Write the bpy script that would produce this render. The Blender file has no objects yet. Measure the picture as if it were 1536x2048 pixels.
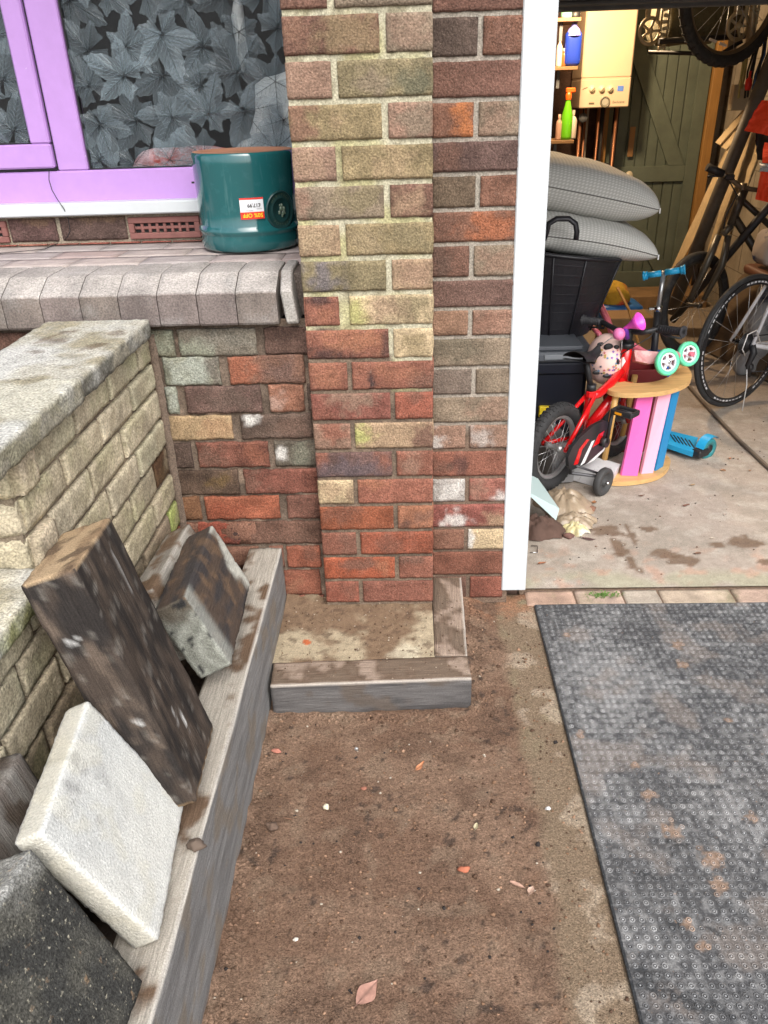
import bpy, math, random
from mathutils import Vector, Matrix, noise
R = math.radians
random.seed(7)
SC = bpy.context.scene
COL = SC.collection
CZ = 1.487                                   # eye height of the phone above the bare earth
# ------------------------------------------------------------------ camera
cp, cy_, cr = R(28.1), R(2.3), R(1.94)
FWD = Vector((-math.sin(cy_)*math.cos(cp), math.cos(cy_)*math.cos(cp), -math.sin(cp)))
r0 = Vector((math.cos(cy_), math.sin(cy_), 0)); u0 = r0.cross(FWD)
RT = math.cos(cr)*r0 - math.sin(cr)*u0
UP = math.sin(cr)*r0 + math.cos(cr)*u0
cam = bpy.data.cameras.new('camera'); co = bpy.data.objects.new('camera', cam); COL.objects.link(co)
m = Matrix((RT, UP, -FWD)).transposed().to_4x4(); m.translation = Vector((0, 0, CZ)); co.matrix_world = m
cam.sensor_fit = 'VERTICAL'; cam.sensor_height = 36; cam.lens = 1548/2048*36
cam.clip_start = 0.05; cam.clip_end = 600
SC.camera = co
SC.render.resolution_x = 768; SC.render.resolution_y = 1024
# ------------------------------------------------------------------ sky, sun, exposure
w = bpy.data.worlds.new("World"); SC.world = w; w.use_nodes = True
nt = w.node_tree; bg = nt.nodes['Background']
sky = nt.nodes.new('ShaderNodeTexSky'); sky.sky_type = 'NISHITA'; sky.sun_disc = False
SUN_EL, SUN_AZ = R(50), R(160)               # azimuth clockwise from +y: behind the camera, a little to the right
sky.sun_elevation = SUN_EL; sky.sun_rotation = SUN_AZ; sky.dust_density = 4.0; sky.air_density = 1.0; sky.ozone_density = 1.5
hs = nt.nodes.new('ShaderNodeHueSaturation'); hs.inputs['Saturation'].default_value = 0.45   # overcast: little blue left in the sky
nt.links.new(sky.outputs[0], hs.inputs['Color']); nt.links.new(hs.outputs[0], bg.inputs['Color'])
bg.inputs['Strength'].default_value = 0.15
sl = bpy.data.lights.new('sun', 'SUN'); sl.energy = 0.95; sl.angle = R(60); sl.color = (1, .97, .93)
so = bpy.data.objects.new('sun', sl); COL.objects.link(so)
sd = Vector((math.sin(SUN_AZ)*math.cos(SUN_EL), math.cos(SUN_AZ)*math.cos(SUN_EL), math.sin(SUN_EL)))
so.rotation_euler = sd.to_track_quat('Z', 'Y').to_euler()
SC.view_settings.view_transform = 'Standard'; SC.view_settings.look = 'None'
SC.view_settings.exposure = 1.12; SC.view_settings.gamma = 1

# ------------------------------------------------------------------ helpers
def W(px, py, x=None, y=None, z=None):
    """measure: the point of the plane x=, y= or z= seen at photo pixel (px, py)"""
    d = FWD*1548 + RT*(px-768) - UP*(py-1024)
    if x is not None: t = x/d.x
    elif y is not None: t = y/d.y
    else: t = (z-CZ)/d.z
    return Vector((0, 0, CZ)) + d*t
def N(p, s=1.0): return noise.noise(Vector(p)*s)
def fN(p, s, o=4): return noise.fractal(Vector(p)*s, 1.0, 2.0, o)
ORG = {}
def tag(o, label=None, cat=None, group=None, kind=None):
    if label: o['label'] = label
    if cat: o['category'] = cat
    if group: o['group'] = group
    if kind: o['kind'] = kind
    return o
def thing(name, label, cat, loc, group=None):
    o = bpy.data.objects.new(name, None); COL.objects.link(o); o.location = loc; o.empty_display_size = .1
    ORG[o.name] = Vector(loc); return tag(o, label, cat, group)
class MB:
    def __init__(s): s.v = []; s.f = []; s.c = []; s.s = []
    def add(s, vs, fs, col=(1, 1, 1), smooth=False):
        b = len(s.v); s.v += [Vector(q) for q in vs]
        if col and not isinstance(col[0], (int, float)): s.c += [tuple(q) for q in col]
        else: s.c += [tuple(col)]*len(vs)
        for f in fs: s.f.append([b+i for i in f]); s.s.append(smooth)
        return s
    def grid(s, nu, nv, fn, cfn=None, smooth=True, flip=False, closeu=False, closev=False):
        """fn(i,j)->point; i in 0..nu, j in 0..nv"""
        vs = [fn(i, j) for j in range(nv+1) for i in range(nu+1)]
        cs = [cfn(i, j) for j in range(nv+1) for i in range(nu+1)] if cfn else (1, 1, 1)
        fs = []
        for j in range(nv):
            for i in range(nu):
                a = j*(nu+1)+i; q = [a, a+1, a+nu+2, a+nu+1]
                fs.append(q[::-1] if flip else q)
        return s.add(vs, fs, cs, smooth)
    def box(s, c, d, rot=None, ch=0.002, col=(1, 1, 1)):
        """chamfered box, centre c, full size d, rot = 3x3 matrix"""
        hx, hy, hz = d[0]/2, d[1]/2, d[2]/2; ch = min(ch, hx*.49, hy*.49, hz*.49)
        vs = []; idx = {}
        for sx in (-1, 1):
            for sy in (-1, 1):
                for sz in (-1, 1):
                    for k in range(3):
                        p = [sx*(hx-(ch if k != 0 else 0)), sy*(hy-(ch if k != 1 else 0)), sz*(hz-(ch if k != 2 else 0))]
                        idx[(sx, sy, sz, k)] = len(vs); vs.append(Vector(p))
        fs = []
        for k in range(3):
            a, b = [(1, 2), (2, 0), (0, 1)][k]
            for sg in (-1, 1):
                loop = []
                for (sa, sb) in ((-1, -1), (1, -1), (1, 1), (-1, 1)):
                    t = [0, 0, 0]; t[k] = sg; t[a] = sa; t[b] = sb; loop.append(idx[(t[0], t[1], t[2], k)])
                fs.append(loop if sg > 0 else loop[::-1])
        for k in range(3):      # edges along axis k
            a, b = [(1, 2), (2, 0), (0, 1)][k]
            for sa in (-1, 1):
                for sb in (-1, 1):
                    q = []
                    for sk, kk in ((-1, a), (1, a), (1, b), (-1, b)):
                        t = [0, 0, 0]; t[k] = sk; t[a] = sa; t[b] = sb; q.append(idx[(t[0], t[1], t[2], kk)])
                    fs.append(q if sa*sb > 0 else q[::-1])
        for sx in (-1, 1):
            for sy in (-1, 1):
                for sz in (-1, 1):
                    q = [idx[(sx, sy, sz, k)] for k in range(3)]; fs.append(q if sx*sy*sz > 0 else q[::-1])
        c = Vector(c); M3 = rot if rot is not None else Matrix.Identity(3)
        return s.add([c + M3 @ v for v in vs], fs, col)
    def bx(s, a, b, ch=.002, col=(1, 1, 1)):
        a = Vector(a); b = Vector(b); return s.box((a+b)/2, [abs(q) for q in (b-a)], None, ch, col)
    def rbox(s, O, A, B, C, d, r, step, disp=None, cfn=None, smooth=True):
        """rounded, subdivided, displaced box: corner O, unit axes A B C, sizes d"""
        O = Vector(O); ax = [Vector(A), Vector(B), Vector(C)]
        cnt = [max(1, int(round(q/step))) for q in d]
        key = {}; vs = []; cs = []; fs = []
        def vert(t):
            kk = tuple(round(q*1e6) for q in t)
            if kk in key: return key[kk]
            inner = [min(max(t[i], r), d[i]-r) for i in range(3)]
            dv = Vector([t[i]-inner[i] for i in range(3)])
            nrm = dv.normalized() if dv.length > 1e-9 else Vector((0, 0, 1))
            loc = Vector(inner) + (nrm*r if dv.length > 1e-9 else Vector((0, 0, 0)))
            n3 = ax[0]*nrm.x+ax[1]*nrm.y+ax[2]*nrm.z
            p = O + ax[0]*loc.x+ax[1]*loc.y+ax[2]*loc.z
            if disp: p = p + n3*disp(loc, nrm)
            key[kk] = len(vs); vs.append(p); cs.append(cfn(loc, nrm) if cfn else (1, 1, 1)); return key[kk]
        for k in range(3):
            a, b = [(1, 2), (2, 0), (0, 1)][k]
            for side in (0, 1):
                for i in range(cnt[a]):
                    for j in range(cnt[b]):
                        q = []
                        for (di, dj) in ((0, 0), (1, 0), (1, 1), (0, 1)):
                            t = [0, 0, 0]; t[k] = d[k]*side; t[a] = d[a]*(i+di)/cnt[a]; t[b] = d[b]*(j+dj)/cnt[b]; q.append(vert(t))
                        fs.append(q if side else q[::-1])
        if (ax[0].cross(ax[1])).dot(ax[2]) < 0: fs = [f[::-1] for f in fs]
        return s.add(vs, fs, cs, smooth)
    def tube(s, pts, r, n=8, col=(1, 1, 1), cap=True, closed=False, smooth=True, flat=1.0):
        pts = [Vector(p) for p in pts]; L = len(pts); rr = r if isinstance(r, (list, tuple)) else [r]*L
        def tan(i):
            if closed: return (pts[(i+1) % L]-pts[(i-1) % L]).normalized()
            return (pts[min(i+1, L-1)]-pts[max(i-1, 0)]).normalized()
        t = tan(0); up = Vector((0, 0, 1)) if abs(t.z) < .9 else Vector((1, 0, 0))
        x = t.cross(up).normalized(); vs = []
        for i in range(L):
            t = tan(i); x = (x - t*x.dot(t)).normalized(); y = t.cross(x)
            for k in range(n):
                a = 2*math.pi*k/n; vs.append(pts[i] + (x*math.cos(a) + y*math.sin(a)*flat)*rr[i])
        fs = []
        for i in range(L if closed else L-1):
            for k in range(n):
                a = i*n+k; b = i*n+(k+1) % n; c2 = ((i+1) % L)*n+(k+1) % n; d2 = ((i+1) % L)*n+k
                fs.append([a, b, c2, d2])
        s.add(vs, fs, col, smooth)
        if cap and not closed:
            b = len(s.v)-L*n
            s.f.append([b+k for k in range(n)][::-1]); s.s.append(False)
            s.f.append([b+(L-1)*n+k for k in range(n)]); s.s.append(False)
        return s
    def lathe(s, prof, o, ax=(0, 0, 1), n=32, col=(1, 1, 1), xa=None, smooth=True, cfn=None):
        """prof: (radius, height) pairs round axis ax through o"""
        o = Vector(o); z = Vector(ax).normalized()
        x = Vector(xa).normalized() if xa else z.orthogonal().normalized(); y = z.cross(x); vs = []
        cs = []
        for (r, h) in prof:
            for k in range(n):
                a = 2*math.pi*k/n; vs.append(o + z*h + (x*math.cos(a)+y*math.sin(a))*r); cs.append(cfn(r, h, a) if cfn else col)
        fs = []
        for i in range(len(prof)-1):
            for k in range(n): fs.append([i*n+k, i*n+(k+1) % n, (i+1)*n+(k+1) % n, (i+1)*n+k])
        return s.add(vs, fs, cs, smooth)
    def torus(s, o, ax, R_, r, n=48, k=10, col=(1, 1, 1), flat=1.0):
        z = Vector(ax).normalized(); x = z.orthogonal().normalized(); y = z.cross(x); o = Vector(o)
        vs = []
        for i in range(n):
            a = 2*math.pi*i/n; e = x*math.cos(a)+y*math.sin(a)
            for j in range(k):
                b = 2*math.pi*j/k; vs.append(o + e*(R_+r*math.cos(b)) + z*r*math.sin(b)*flat)
        fs = [[i*k+j, i*k+(j+1) % k, ((i+1) % n)*k+(j+1) % k, ((i+1) % n)*k+j][::-1] for i in range(n) for j in range(k)]
        return s.add(vs, fs, col, True)
    def prism(s, poly, n, h, col=(1, 1, 1)):
        """poly: 3D points, extruded along n by h"""
        poly = [Vector(p) for p in poly]; n = Vector(n).normalized()*h; L = len(poly)
        ar = Vector((0, 0, 0))
        for i in range(L): ar += poly[i].cross(poly[(i+1) % L])
        if ar.dot(n) > 0: poly = poly[::-1]
        vs = poly+[p+n for p in poly]
        fs = [list(range(L)), [L+i for i in range(L)][::-1]]+[[i, L+i, L+(i+1) % L, (i+1) % L] for i in range(L)]
        return s.add(vs, fs, col)
    def ball(s, c, r, n=12, col=(1, 1, 1), sc=(1, 1, 1), jit=0, rot=None):
        c = Vector(c); vs = []
        for i in range(n+1):
            for j in range(n*2):
                th = math.pi*i/n; ph = math.pi*j/n
                p = Vector((math.sin(th)*math.cos(ph)*sc[0], math.sin(th)*math.sin(ph)*sc[1], math.cos(th)*sc[2]))*r
                if jit: p *= 1+jit*noise.noise(p*(1.6/r)+c*7)
                vs.append(c+((rot @ p) if rot is not None else p))
        m2 = n*2; fs = [[i*m2+j, (i+1)*m2+j, (i+1)*m2+(j+1) % m2, i*m2+(j+1) % m2] for i in range(n) for j in range(m2)]
        return s.add(vs, fs, col, True)
    def build(s, name, mat, parent=None, label=None, cat=None, group=None, kind=None, origin=None):
        me = bpy.data.meshes.new(name)
        if parent is not None: org = ORG[parent.name]
        elif origin is not None: org = Vector(origin)
        else:
            xs = [v.x for v in s.v]; ys = [v.y for v in s.v]; org = Vector(((min(xs)+max(xs))/2, (min(ys)+max(ys))/2, min(v.z for v in s.v)))
        me.from_pydata([v-org for v in s.v], [], s.f)
        me.polygons.foreach_set('use_smooth', s.s)
        if any(c != (1, 1, 1) for c in s.c):
            a = me.color_attributes.new('Col', 'FLOAT_COLOR', 'POINT'); flat = []
            for c in s.c: flat += [c[0], c[1], c[2], c[3] if len(c) > 3 else 1]
            a.data.foreach_set('color', flat)
        me.materials.append(mat); me.update()
        o = bpy.data.objects.new(name, me); COL.objects.link(o)
        if parent is not None: o.parent = parent
        else: o.location = org
        ORG[o.name] = org
        return tag(o, label, cat, group, kind)

def mat(name, col=(.5, .5, .5), rough=.7, attr=False, var=None, tints=(), bumps=(), metal=0, spec=.5, grain=None, coat=0, rvar=0, sheen=0):
    """procedural material. var=(scale, lo, hi) mottles the value; tints=[(scale, lo, hi, colour, amount, stretch)]; bumps=[(scale, strength, dist, stretch)]"""
    M = bpy.data.materials.new(name); M.use_nodes = True; t = M.node_tree; b = t.nodes['Principled BSDF']
    tc = t.nodes.new('ShaderNodeTexCoord')
    def tex(scale, st=None, det=6, ro=.6):
        n = t.nodes.new('ShaderNodeTexNoise'); n.inputs['Scale'].default_value = scale; n.inputs['Detail'].default_value = det; n.inputs['Roughness'].default_value = ro
        if st:
            mp = t.nodes.new('ShaderNodeMapping'); mp.inputs['Scale'].default_value = st; t.links.new(tc.outputs['Object'], mp.inputs['Vector']); t.links.new(mp.outputs[0], n.inputs['Vector'])
        else: t.links.new(tc.outputs['Object'], n.inputs['Vector'])
        return n.outputs['Fac']
    def mr(sock, a, b2, c=0, d=1):
        n = t.nodes.new('ShaderNodeMapRange'); n.inputs[1].default_value = a; n.inputs[2].default_value = b2; n.inputs[3].default_value = c; n.inputs[4].default_value = d
        t.links.new(sock, n.inputs[0]); return n.outputs[0]
    def mix(a, b2, f, mode='MIX'):
        n = t.nodes.new('ShaderNodeMix'); n.data_type = 'RGBA'; n.blend_type = mode
        for s_, q in ((n.inputs[6], a), (n.inputs[7], b2), (n.inputs[0], f)):
            if hasattr(q, 'is_linked') or isinstance(q, bpy.types.NodeSocket): t.links.new(q, s_)
            elif isinstance(q, (int, float)): s_.default_value = q
            else: s_.default_value = (q[0], q[1], q[2], 1)
        return n.outputs[2]
    cur = col
    if attr:
        a = t.nodes.new('ShaderNodeAttribute'); a.attribute_name = 'Col'; cur = a.outputs['Color']
    for ti in tints:
        sc, lo, hi, c2, am = ti[:5]; st = ti[5] if len(ti) > 5 else None
        f = mr(tex(sc, st), lo, hi, 0, am); cur = mix(cur, c2, f)
    if var:
        f = mr(tex(var[0], var[3] if len(var) > 3 else None, 8, .65), .3, .7, var[1], var[2])
        cb = t.nodes.new('ShaderNodeCombineColor'); 
        for i in range(3): t.links.new(f, cb.inputs[i])
        cur = mix(cur, cb.outputs[0], 1.0, 'MULTIPLY')
    if grain:
        f = mr(tex(grain[0], None, 2, .5), .3, .7, grain[1], grain[2])
        cb = t.nodes.new('ShaderNodeCombineColor')
        for i in range(3): t.links.new(f, cb.inputs[i])
        cur = mix(cur, cb.outputs[0], 1.0, 'MULTIPLY')
    if isinstance(cur, tuple): b.inputs['Base Color'].default_value = (*cur[:3], 1)
    else: t.links.new(cur, b.inputs['Base Color'])
    b.inputs['Roughness'].default_value = rough; b.inputs['Metallic'].default_value = metal; b.inputs['Specular IOR Level'].default_value = spec
    if rvar: t.links.new(mr(tex(18), .3, .7, rough-rvar, rough+rvar), b.inputs['Roughness'])
    if coat: b.inputs['Coat Weight'].default_value = coat; b.inputs['Coat Roughness'].default_value = .08
    if sheen: b.inputs['Sheen Weight'].default_value = sheen
    prev = None
    for bp in bumps:
        sc, st, di = bp[:3]; bn = t.nodes.new('ShaderNodeBump'); bn.inputs['Strength'].default_value = st; bn.inputs['Distance'].default_value = di
        t.links.new(tex(sc, bp[3] if len(bp) > 3 else None, 5, .6), bn.inputs['Height'])
        if prev: t.links.new(prev, bn.inputs['Normal'])
        prev = bn.outputs[0]
    if prev: t.links.new(prev, b.inputs['Normal'])
    return M
def mixc(a, b, f): f = min(max(f, 0), 1); return tuple(a[i]*(1-f)+b[i]*f for i in range(3))
def sm(x, a, b): t = min(max((x-a)/(b-a), 0), 1); return t*t*(3-2*t)

M_brick = mat('brick', attr=True, rough=.92, spec=.2, grain=(210, .62, 1.36), var=(70, .78, 1.15), tints=[(240, .60, .70, (.40, .31, .24), .4), (190, .62, .72, (.05, .04, .035), .45)], bumps=[(220, .9, .005), (90, .5, .004)])
M_mortar = mat('mortar', attr=True, rough=.95, spec=.15, grain=(240, .7, 1.25), var=(60, .75, 1.15), bumps=[(220, .8, .003), (70, .5, .004)])
M_stone = mat('split_stone', attr=True, rough=.9, spec=.2, grain=(200, .62, 1.35), var=(40, .8, 1.15), tints=[(14, .55, .75, (.28, .27, .14), .3)], bumps=[(260, .8, .003), (60, .6, .006)])
M_coping = mat('coping_stone', (.38, .35, .27), rough=.92, spec=.2, grain=(300, .62, 1.3), var=(30, .75, 1.15), tints=[(5, .45, .62, (.50, .50, .47), .9), (9, .56, .68, (.14, .115, .07), .8)], bumps=[(220, .9, .004), (50, .6, .006)])
M_cope_edge = mat('weathered_coping', attr=True, rough=.92, spec=.2, grain=(200, .6, 1.4), var=(30, .75, 1.15), tints=[(7, .5, .66, (.48, .48, .45), .6)], bumps=[(220, .9, .004), (50, .6, .006)])
M_kerb = mat('kerb_block', attr=True, rough=.9, spec=.2, grain=(210, .68, 1.3), var=(25, .82, 1.12), tints=[(8, .55, .75, (.30, .30, .29), .5)], bumps=[(300, .6, .002), (40, .3, .003)])
def wood_mat(name, a, b, c, ax=(1, 1, 1), rough=.85, knots=.5):
    return mat(name, a, rough=rough, spec=.2, grain=(500, .75, 1.2), tints=[(1, .40, .6, b, .9, tuple(9 if q else 110 for q in ax)), (1, .5, .72, c, .8, tuple(5 if q else 40 for q in ax))],
               var=(1, .55, 1.25, tuple(14 if q else 260 for q in ax)), bumps=[(1, .9, .003, tuple(14 if q else 300 for q in ax)), (60, .4, .003)])
# ------------------------------------------------------------------ brickwork
def brick(mb, O, U, V, Nn, u0, u1, v0, v1, col, patch=None, rough=.0016, res=.0062, depth=.03, r=.0024, seed=0, jit=.0011, blotch=.22):
    """one rustic brick: a displaced face in the plane (O,U,V) with outward normal Nn, with rounded arrises and returns into the joint"""
    nu = max(2, int((u1-u0)/res)); nv = max(2, int((v1-v0)/res)); O = Vector(O); U = Vector(U); V = Vector(V); Nn = Vector(Nn)
    tl = random.uniform(-.0008, .0008); off = random.uniform(.0008, .0022)
    def uv(i, j):
        u = u0+(u1-u0)*i/nu; v = v0+(v1-v0)*j/nv
        return u, v
    def P(i, j):
        u, v = uv(i, j); q = O+U*u+V*v
        du = min(u-u0, u1-u); dv = min(v-v0, v1-v)
        e = N(q, 38)*jit*1.6
        e2 = N(q+Vector((9, 3, 1)), 38)*jit*1.6
        if i == 0: u += abs(e)
        if i == nu: u -= abs(e)
        if j == 0: v += e2*.8
        if j == nv: v += e2*.8
        dd = 0
        for w_ in (du, dv):
            if w_ < r: dd += r*.7*(1-w_/r)**2
        z = off + tl*(v-v0)/(v1-v0) - dd + fN(q, 120, 3)*rough*1.2 + N(q, 30)*.001
        return O+U*u+V*v+Nn*z
    def C(i, j):
        u, v = uv(i, j); q = O+U*u+V*v+Vector((seed*.37, seed*.11, 0)); fu = (u-u0)/(u1-u0); fv = (v-v0)/(v1-v0)
        k = 1+blotch*1.6*fN(q, 14, 3)
        c = tuple(x*k for x in col)
        if patch:
            for (pu, pv, ru, rv, pc, am) in patch:
                d = math.hypot((fu-pu)/ru, (fv-pv)/rv)+.8*fN(q, 34, 4)
                c = mixc(c, pc, am*(1-sm(d, .35, 1.3)))
        return c
    sgn = U.cross(V).dot(Nn) > 0
    b = len(mb.v)
    mb.grid(nu, nv, P, C, True, flip=not sgn)
    # returns
    ring = [(i, 0) for i in range(nu)]+[(nu, j) for j in range(nv)]+[(i, nv) for i in range(nu, 0, -1)]+[(0, j) for j in range(nv, 0, -1)]
    idx = [b+j*(nu+1)+i for i, j in ring]; vs = [mb.v[k]-Nn*depth for k in idx]; cs = [tuple(x*.8 for x in mb.c[k][:3]) for k in idx]
    b2 = len(mb.v); mb.v += vs; mb.c += cs; L = len(idx)
    for k in range(L):
        q = [idx[k], b2+k, b2+(k+1) % L, idx[(k+1) % L]]
        mb.f.append(q if sgn else q[::-1]); mb.s.append(False)
def mortar(mb, O, U, V, Nn, u0, u1, v0, v1, cfn, res=.012, rough=.0016, zfn=None):
    O = Vector(O); U = Vector(U); V = Vector(V); Nn = Vector(Nn)
    nu = max(1, int((u1-u0)/res)); nv = max(1, int((v1-v0)/res))
    def P(i, j):
        u = u0+(u1-u0)*i/nu; v = v0+(v1-v0)*j/nv; q = O+U*u+V*v
        return q+Nn*(fN(q, 60, 3)*rough+(zfn(u, v) if zfn else 0))
    def C(i, j):
        u = u0+(u1-u0)*i/nu; v = v0+(v1-v0)*j/nv; return cfn(u, v, O+U*u+V*v)
    mb.grid(nu, nv, P, C, True, flip=not (U.cross(V).dot(Nn) > 0))
# base colours
RED = (.235, .100, .068); ORA = (.31, .14, .082); BRR = (.195, .100, .068); BRN = (.155, .085, .062); DRK = (.10, .072, .058); PNK = (.265, .165, .118)
TAN = (.35, .245, .155); OLV = (.245, .190, .105); BUF = (.44, .34, .21); GRY = (.225, .175, .125); PUR = (.14, .085, .074); LIC = (.36, .36, .13); LG = (.30, .33, .25); WHT = (.60, .58, .54); SOOT = (.03, .025, .028)
GN = (.215, .176, .102)
house = thing('house', 'brick house front with mauve window, red and olive brick pier and garage opening', 'house', (0, 2.3, 0))
YP = 1.982; PX0, PX1 = -.267, .0625; ZB = .102; CO = .086
X = Vector((1, 0, 0)); Y = Vector((0, 1, 0)); Z = Vector((0, 0, 1))
H = lambda c, *p: ('H', c, p)
S = lambda c, *p: ('S', c, p)
rows = [  # from the top visible course down, as in the photograph
 [S(BRN, (.7, .5, .4, .8, OLV, .6), (.1, .6, .2, .6, (.22, .125, .085), .8)), H(GRY, (.5, .5, .5, .6, PNK, .5))],
 [H((.23, .15, .108), (.6, .5, .5, .6, PNK, .5)), S(GN, (.35, .5, .2, .5, GRY, .7), (.8, .4, .2, .5, (.12, .12, .08), .7))],
 [S(OLV, (.08, .5, .2, .8, (.22, .12, .085), .8), (.5, .6, .1, .3, (.28, .2, .12), .7)), H(PNK, (.6, .5, .4, .6, GRY, .8))],
 [H((.255, .165, .12), (.3, .5, .5, .5, TAN, .4)), S(OLV, (.6, .4, .3, .5, TAN, .4))],
 [S(GRY, (.08, .4, .12, .6, PNK, .9), (.75, .6, .3, .6, GN, .8)), H(BRN, (.4, .4, .5, .5, TAN, .6))],
 [H(TAN, (.4, .5, .5, .6, BUF, .4)), S(OLV, (.7, .6, .3, .5, GN, .7), (.2, .4, .2, .5, GRY, .3))],
 [S(GN, (.25, .5, .22, .6, (.16, .14, .14), .9)), H(TAN, (.5, .5, .5, .5, PNK, .5))],
 [H(RED, (.4, .92, .5, .25, SOOT, .8), (.6, .3, .3, .4, ORA, .5)), S(BUF, (.75, .6, .3, .7, GN, .8), (.1, .4, .15, .6, LIC, .8), (.4, .5, .3, .5, PNK, .5))],
 [S(RED, (.3, .15, .5, .35, SOOT, .7), (.6, .6, .4, .5, ORA, .8), (.97, .5, .06, .8, SOOT, .6)), H(BUF, (.5, .5, .5, .5, OLV, .7))],
 [H(RED, (.5, .6, .5, .5, ORA, .5)), S(RED, (.24, .45, .06, .35, SOOT, .9), (.9, .2, .2, .5, BRN, .7), (.5, .6, .4, .3, ORA, .4))],
 [S((.225, .088, .066), (.5, .8, .35, .5, GRY, .6), (.1, .4, .2, .5, RED, .5)), H((.27, .095, .062), (.5, .9, .3, .3, BRN, .6))],
 [H(PNK, (.5, .7, .5, .5, RED, .9)), S(TAN, (.1, .5, .16, .7, LIC, .9), (.92, .4, .18, .8, BRN, .9))],
 [S(PUR, (.07, .8, .14, .5, RED, .9), (.9, .6, .14, .5, RED, .8), (.45, .3, .5, .4, (.11, .085, .09), .8)), H(RED, (.4, .5, .3, .6, PNK, .7))],
 [H(BUF, (.9, .4, .3, .5, BRN, .5), (.3, .5, .3, .5, TAN, .6)), S((.28, .115, .078), (.1, .9, .3, .3, ORA, .6))],
 [S((.25, .085, .045), (.3, .7, .3, .4, BRN, .4)), H(ORA, (.2, .2, .3, .3, SOOT, .6), (.7, .5, .4, .4, BRN, .7))],
 [H(RED, (.8, .5, .3, .6, BRN, .6)), S((.26, .085, .05), (.4, .5, .3, .5, BRN, .5))],
 [S((.29, .085, .045), (.5, .7, .25, .5, BRN, .8), (.85, .5, .12, .5, ORA, .7)), H(RED, (.4, .9, .4, .3, BRN, .8))],
 [H((.25, .09, .06), (.7, .6, .4, .5, BRN, .5)), S((.20, .085, .06), (.95, .4, .12, .7, RED, .8))],
]
ztop = ZB+18*CO
mb = MB(); side = MB(); side2 = MB()
def gen_row(n): 
    c = lambda: random.choice([BRN, OLV, PNK, GRY, BRR])
    return [H(c()), S(c())] if n % 2 else [S(c()), H(c())]
for n in range(-13, 18):
    row = rows[n] if n >= 0 else gen_row(n); z1 = ztop-n*CO; z0 = z1-CO
    res = .0062 if n >= -2 else .03
    h, j = .1025, .0125
    up = n < 8
    j = .014 if up else .012
    u = PX0
    for k, (t, c, pa) in enumerate(row):
        wd = (h if t == 'H' else (PX1-PX0-h-j)); a = u; b = u+wd; u = b+j
        if n == 7 and k == 0: a, b = a+.004, b-.012
        brick(mb, (0, YP, 0), X, Z, -Y, a, b, z0+(.013 if up else .011), z1, c, pa, seed=n*3+k, res=res)
        if k == 0: brick(side, (PX0, 0, 0), -Y, Z, -X, -(YP+.06), -YP-.002, z0+.012, z1, c, None, seed=n, res=.02)
        else: brick(side2, (PX1, 0, 0), Y, Z, X, YP+.002, YP+.146, z0+.012, z1, c, None, seed=n, res=.02)
mb.v += []; mb.build('pier_brick_face', M_brick, house)
side.build('pier_side_brick', M_brick, house); side2.build('pier_side_brick', M_brick, house)
MU = (.45, .42, .305); MY = (.40, .37, .18); ML = (.185, .138, .100); MG = (.34, .30, .25)
def cp_(u, v, q):
    edge_ = ztop-8.0*CO-(.0 if u < -.155 else (.07 if u < -.045 else .165)); up = sm(v+.01*N(q, 20), edge_-.004, edge_+.006)
    f = sm(fN(q, 7, 3), -.15, .35)
    c = mixc(MU, MY, f*.75)
    dark = sm(fN(q, 22, 3), .25, .5); c = mixc(c, (.2, .17, .1), dark*.5)
    lo = mixc(ML, (.13, .098, .073), sm(fN(q, 12, 3), -.1, .4))
    return mixc(lo, c, up)
mo = MB(); mortar(mo, (0, YP+.0042, 0), X, Z, -Y, PX0+.002, PX1-.002, 0.05, 2.75, cp_, res=.011, zfn=lambda u, v: (.0006 if v < 1 else 0))
mo.build('pier_mortar', M_mortar, house)
core = MB(); core.bx((PX0+.006, YP+.02, .0), (PX1-.006, YP+.16, 2.75), col=ML); core.build('pier_core', M_mortar, house)

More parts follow.
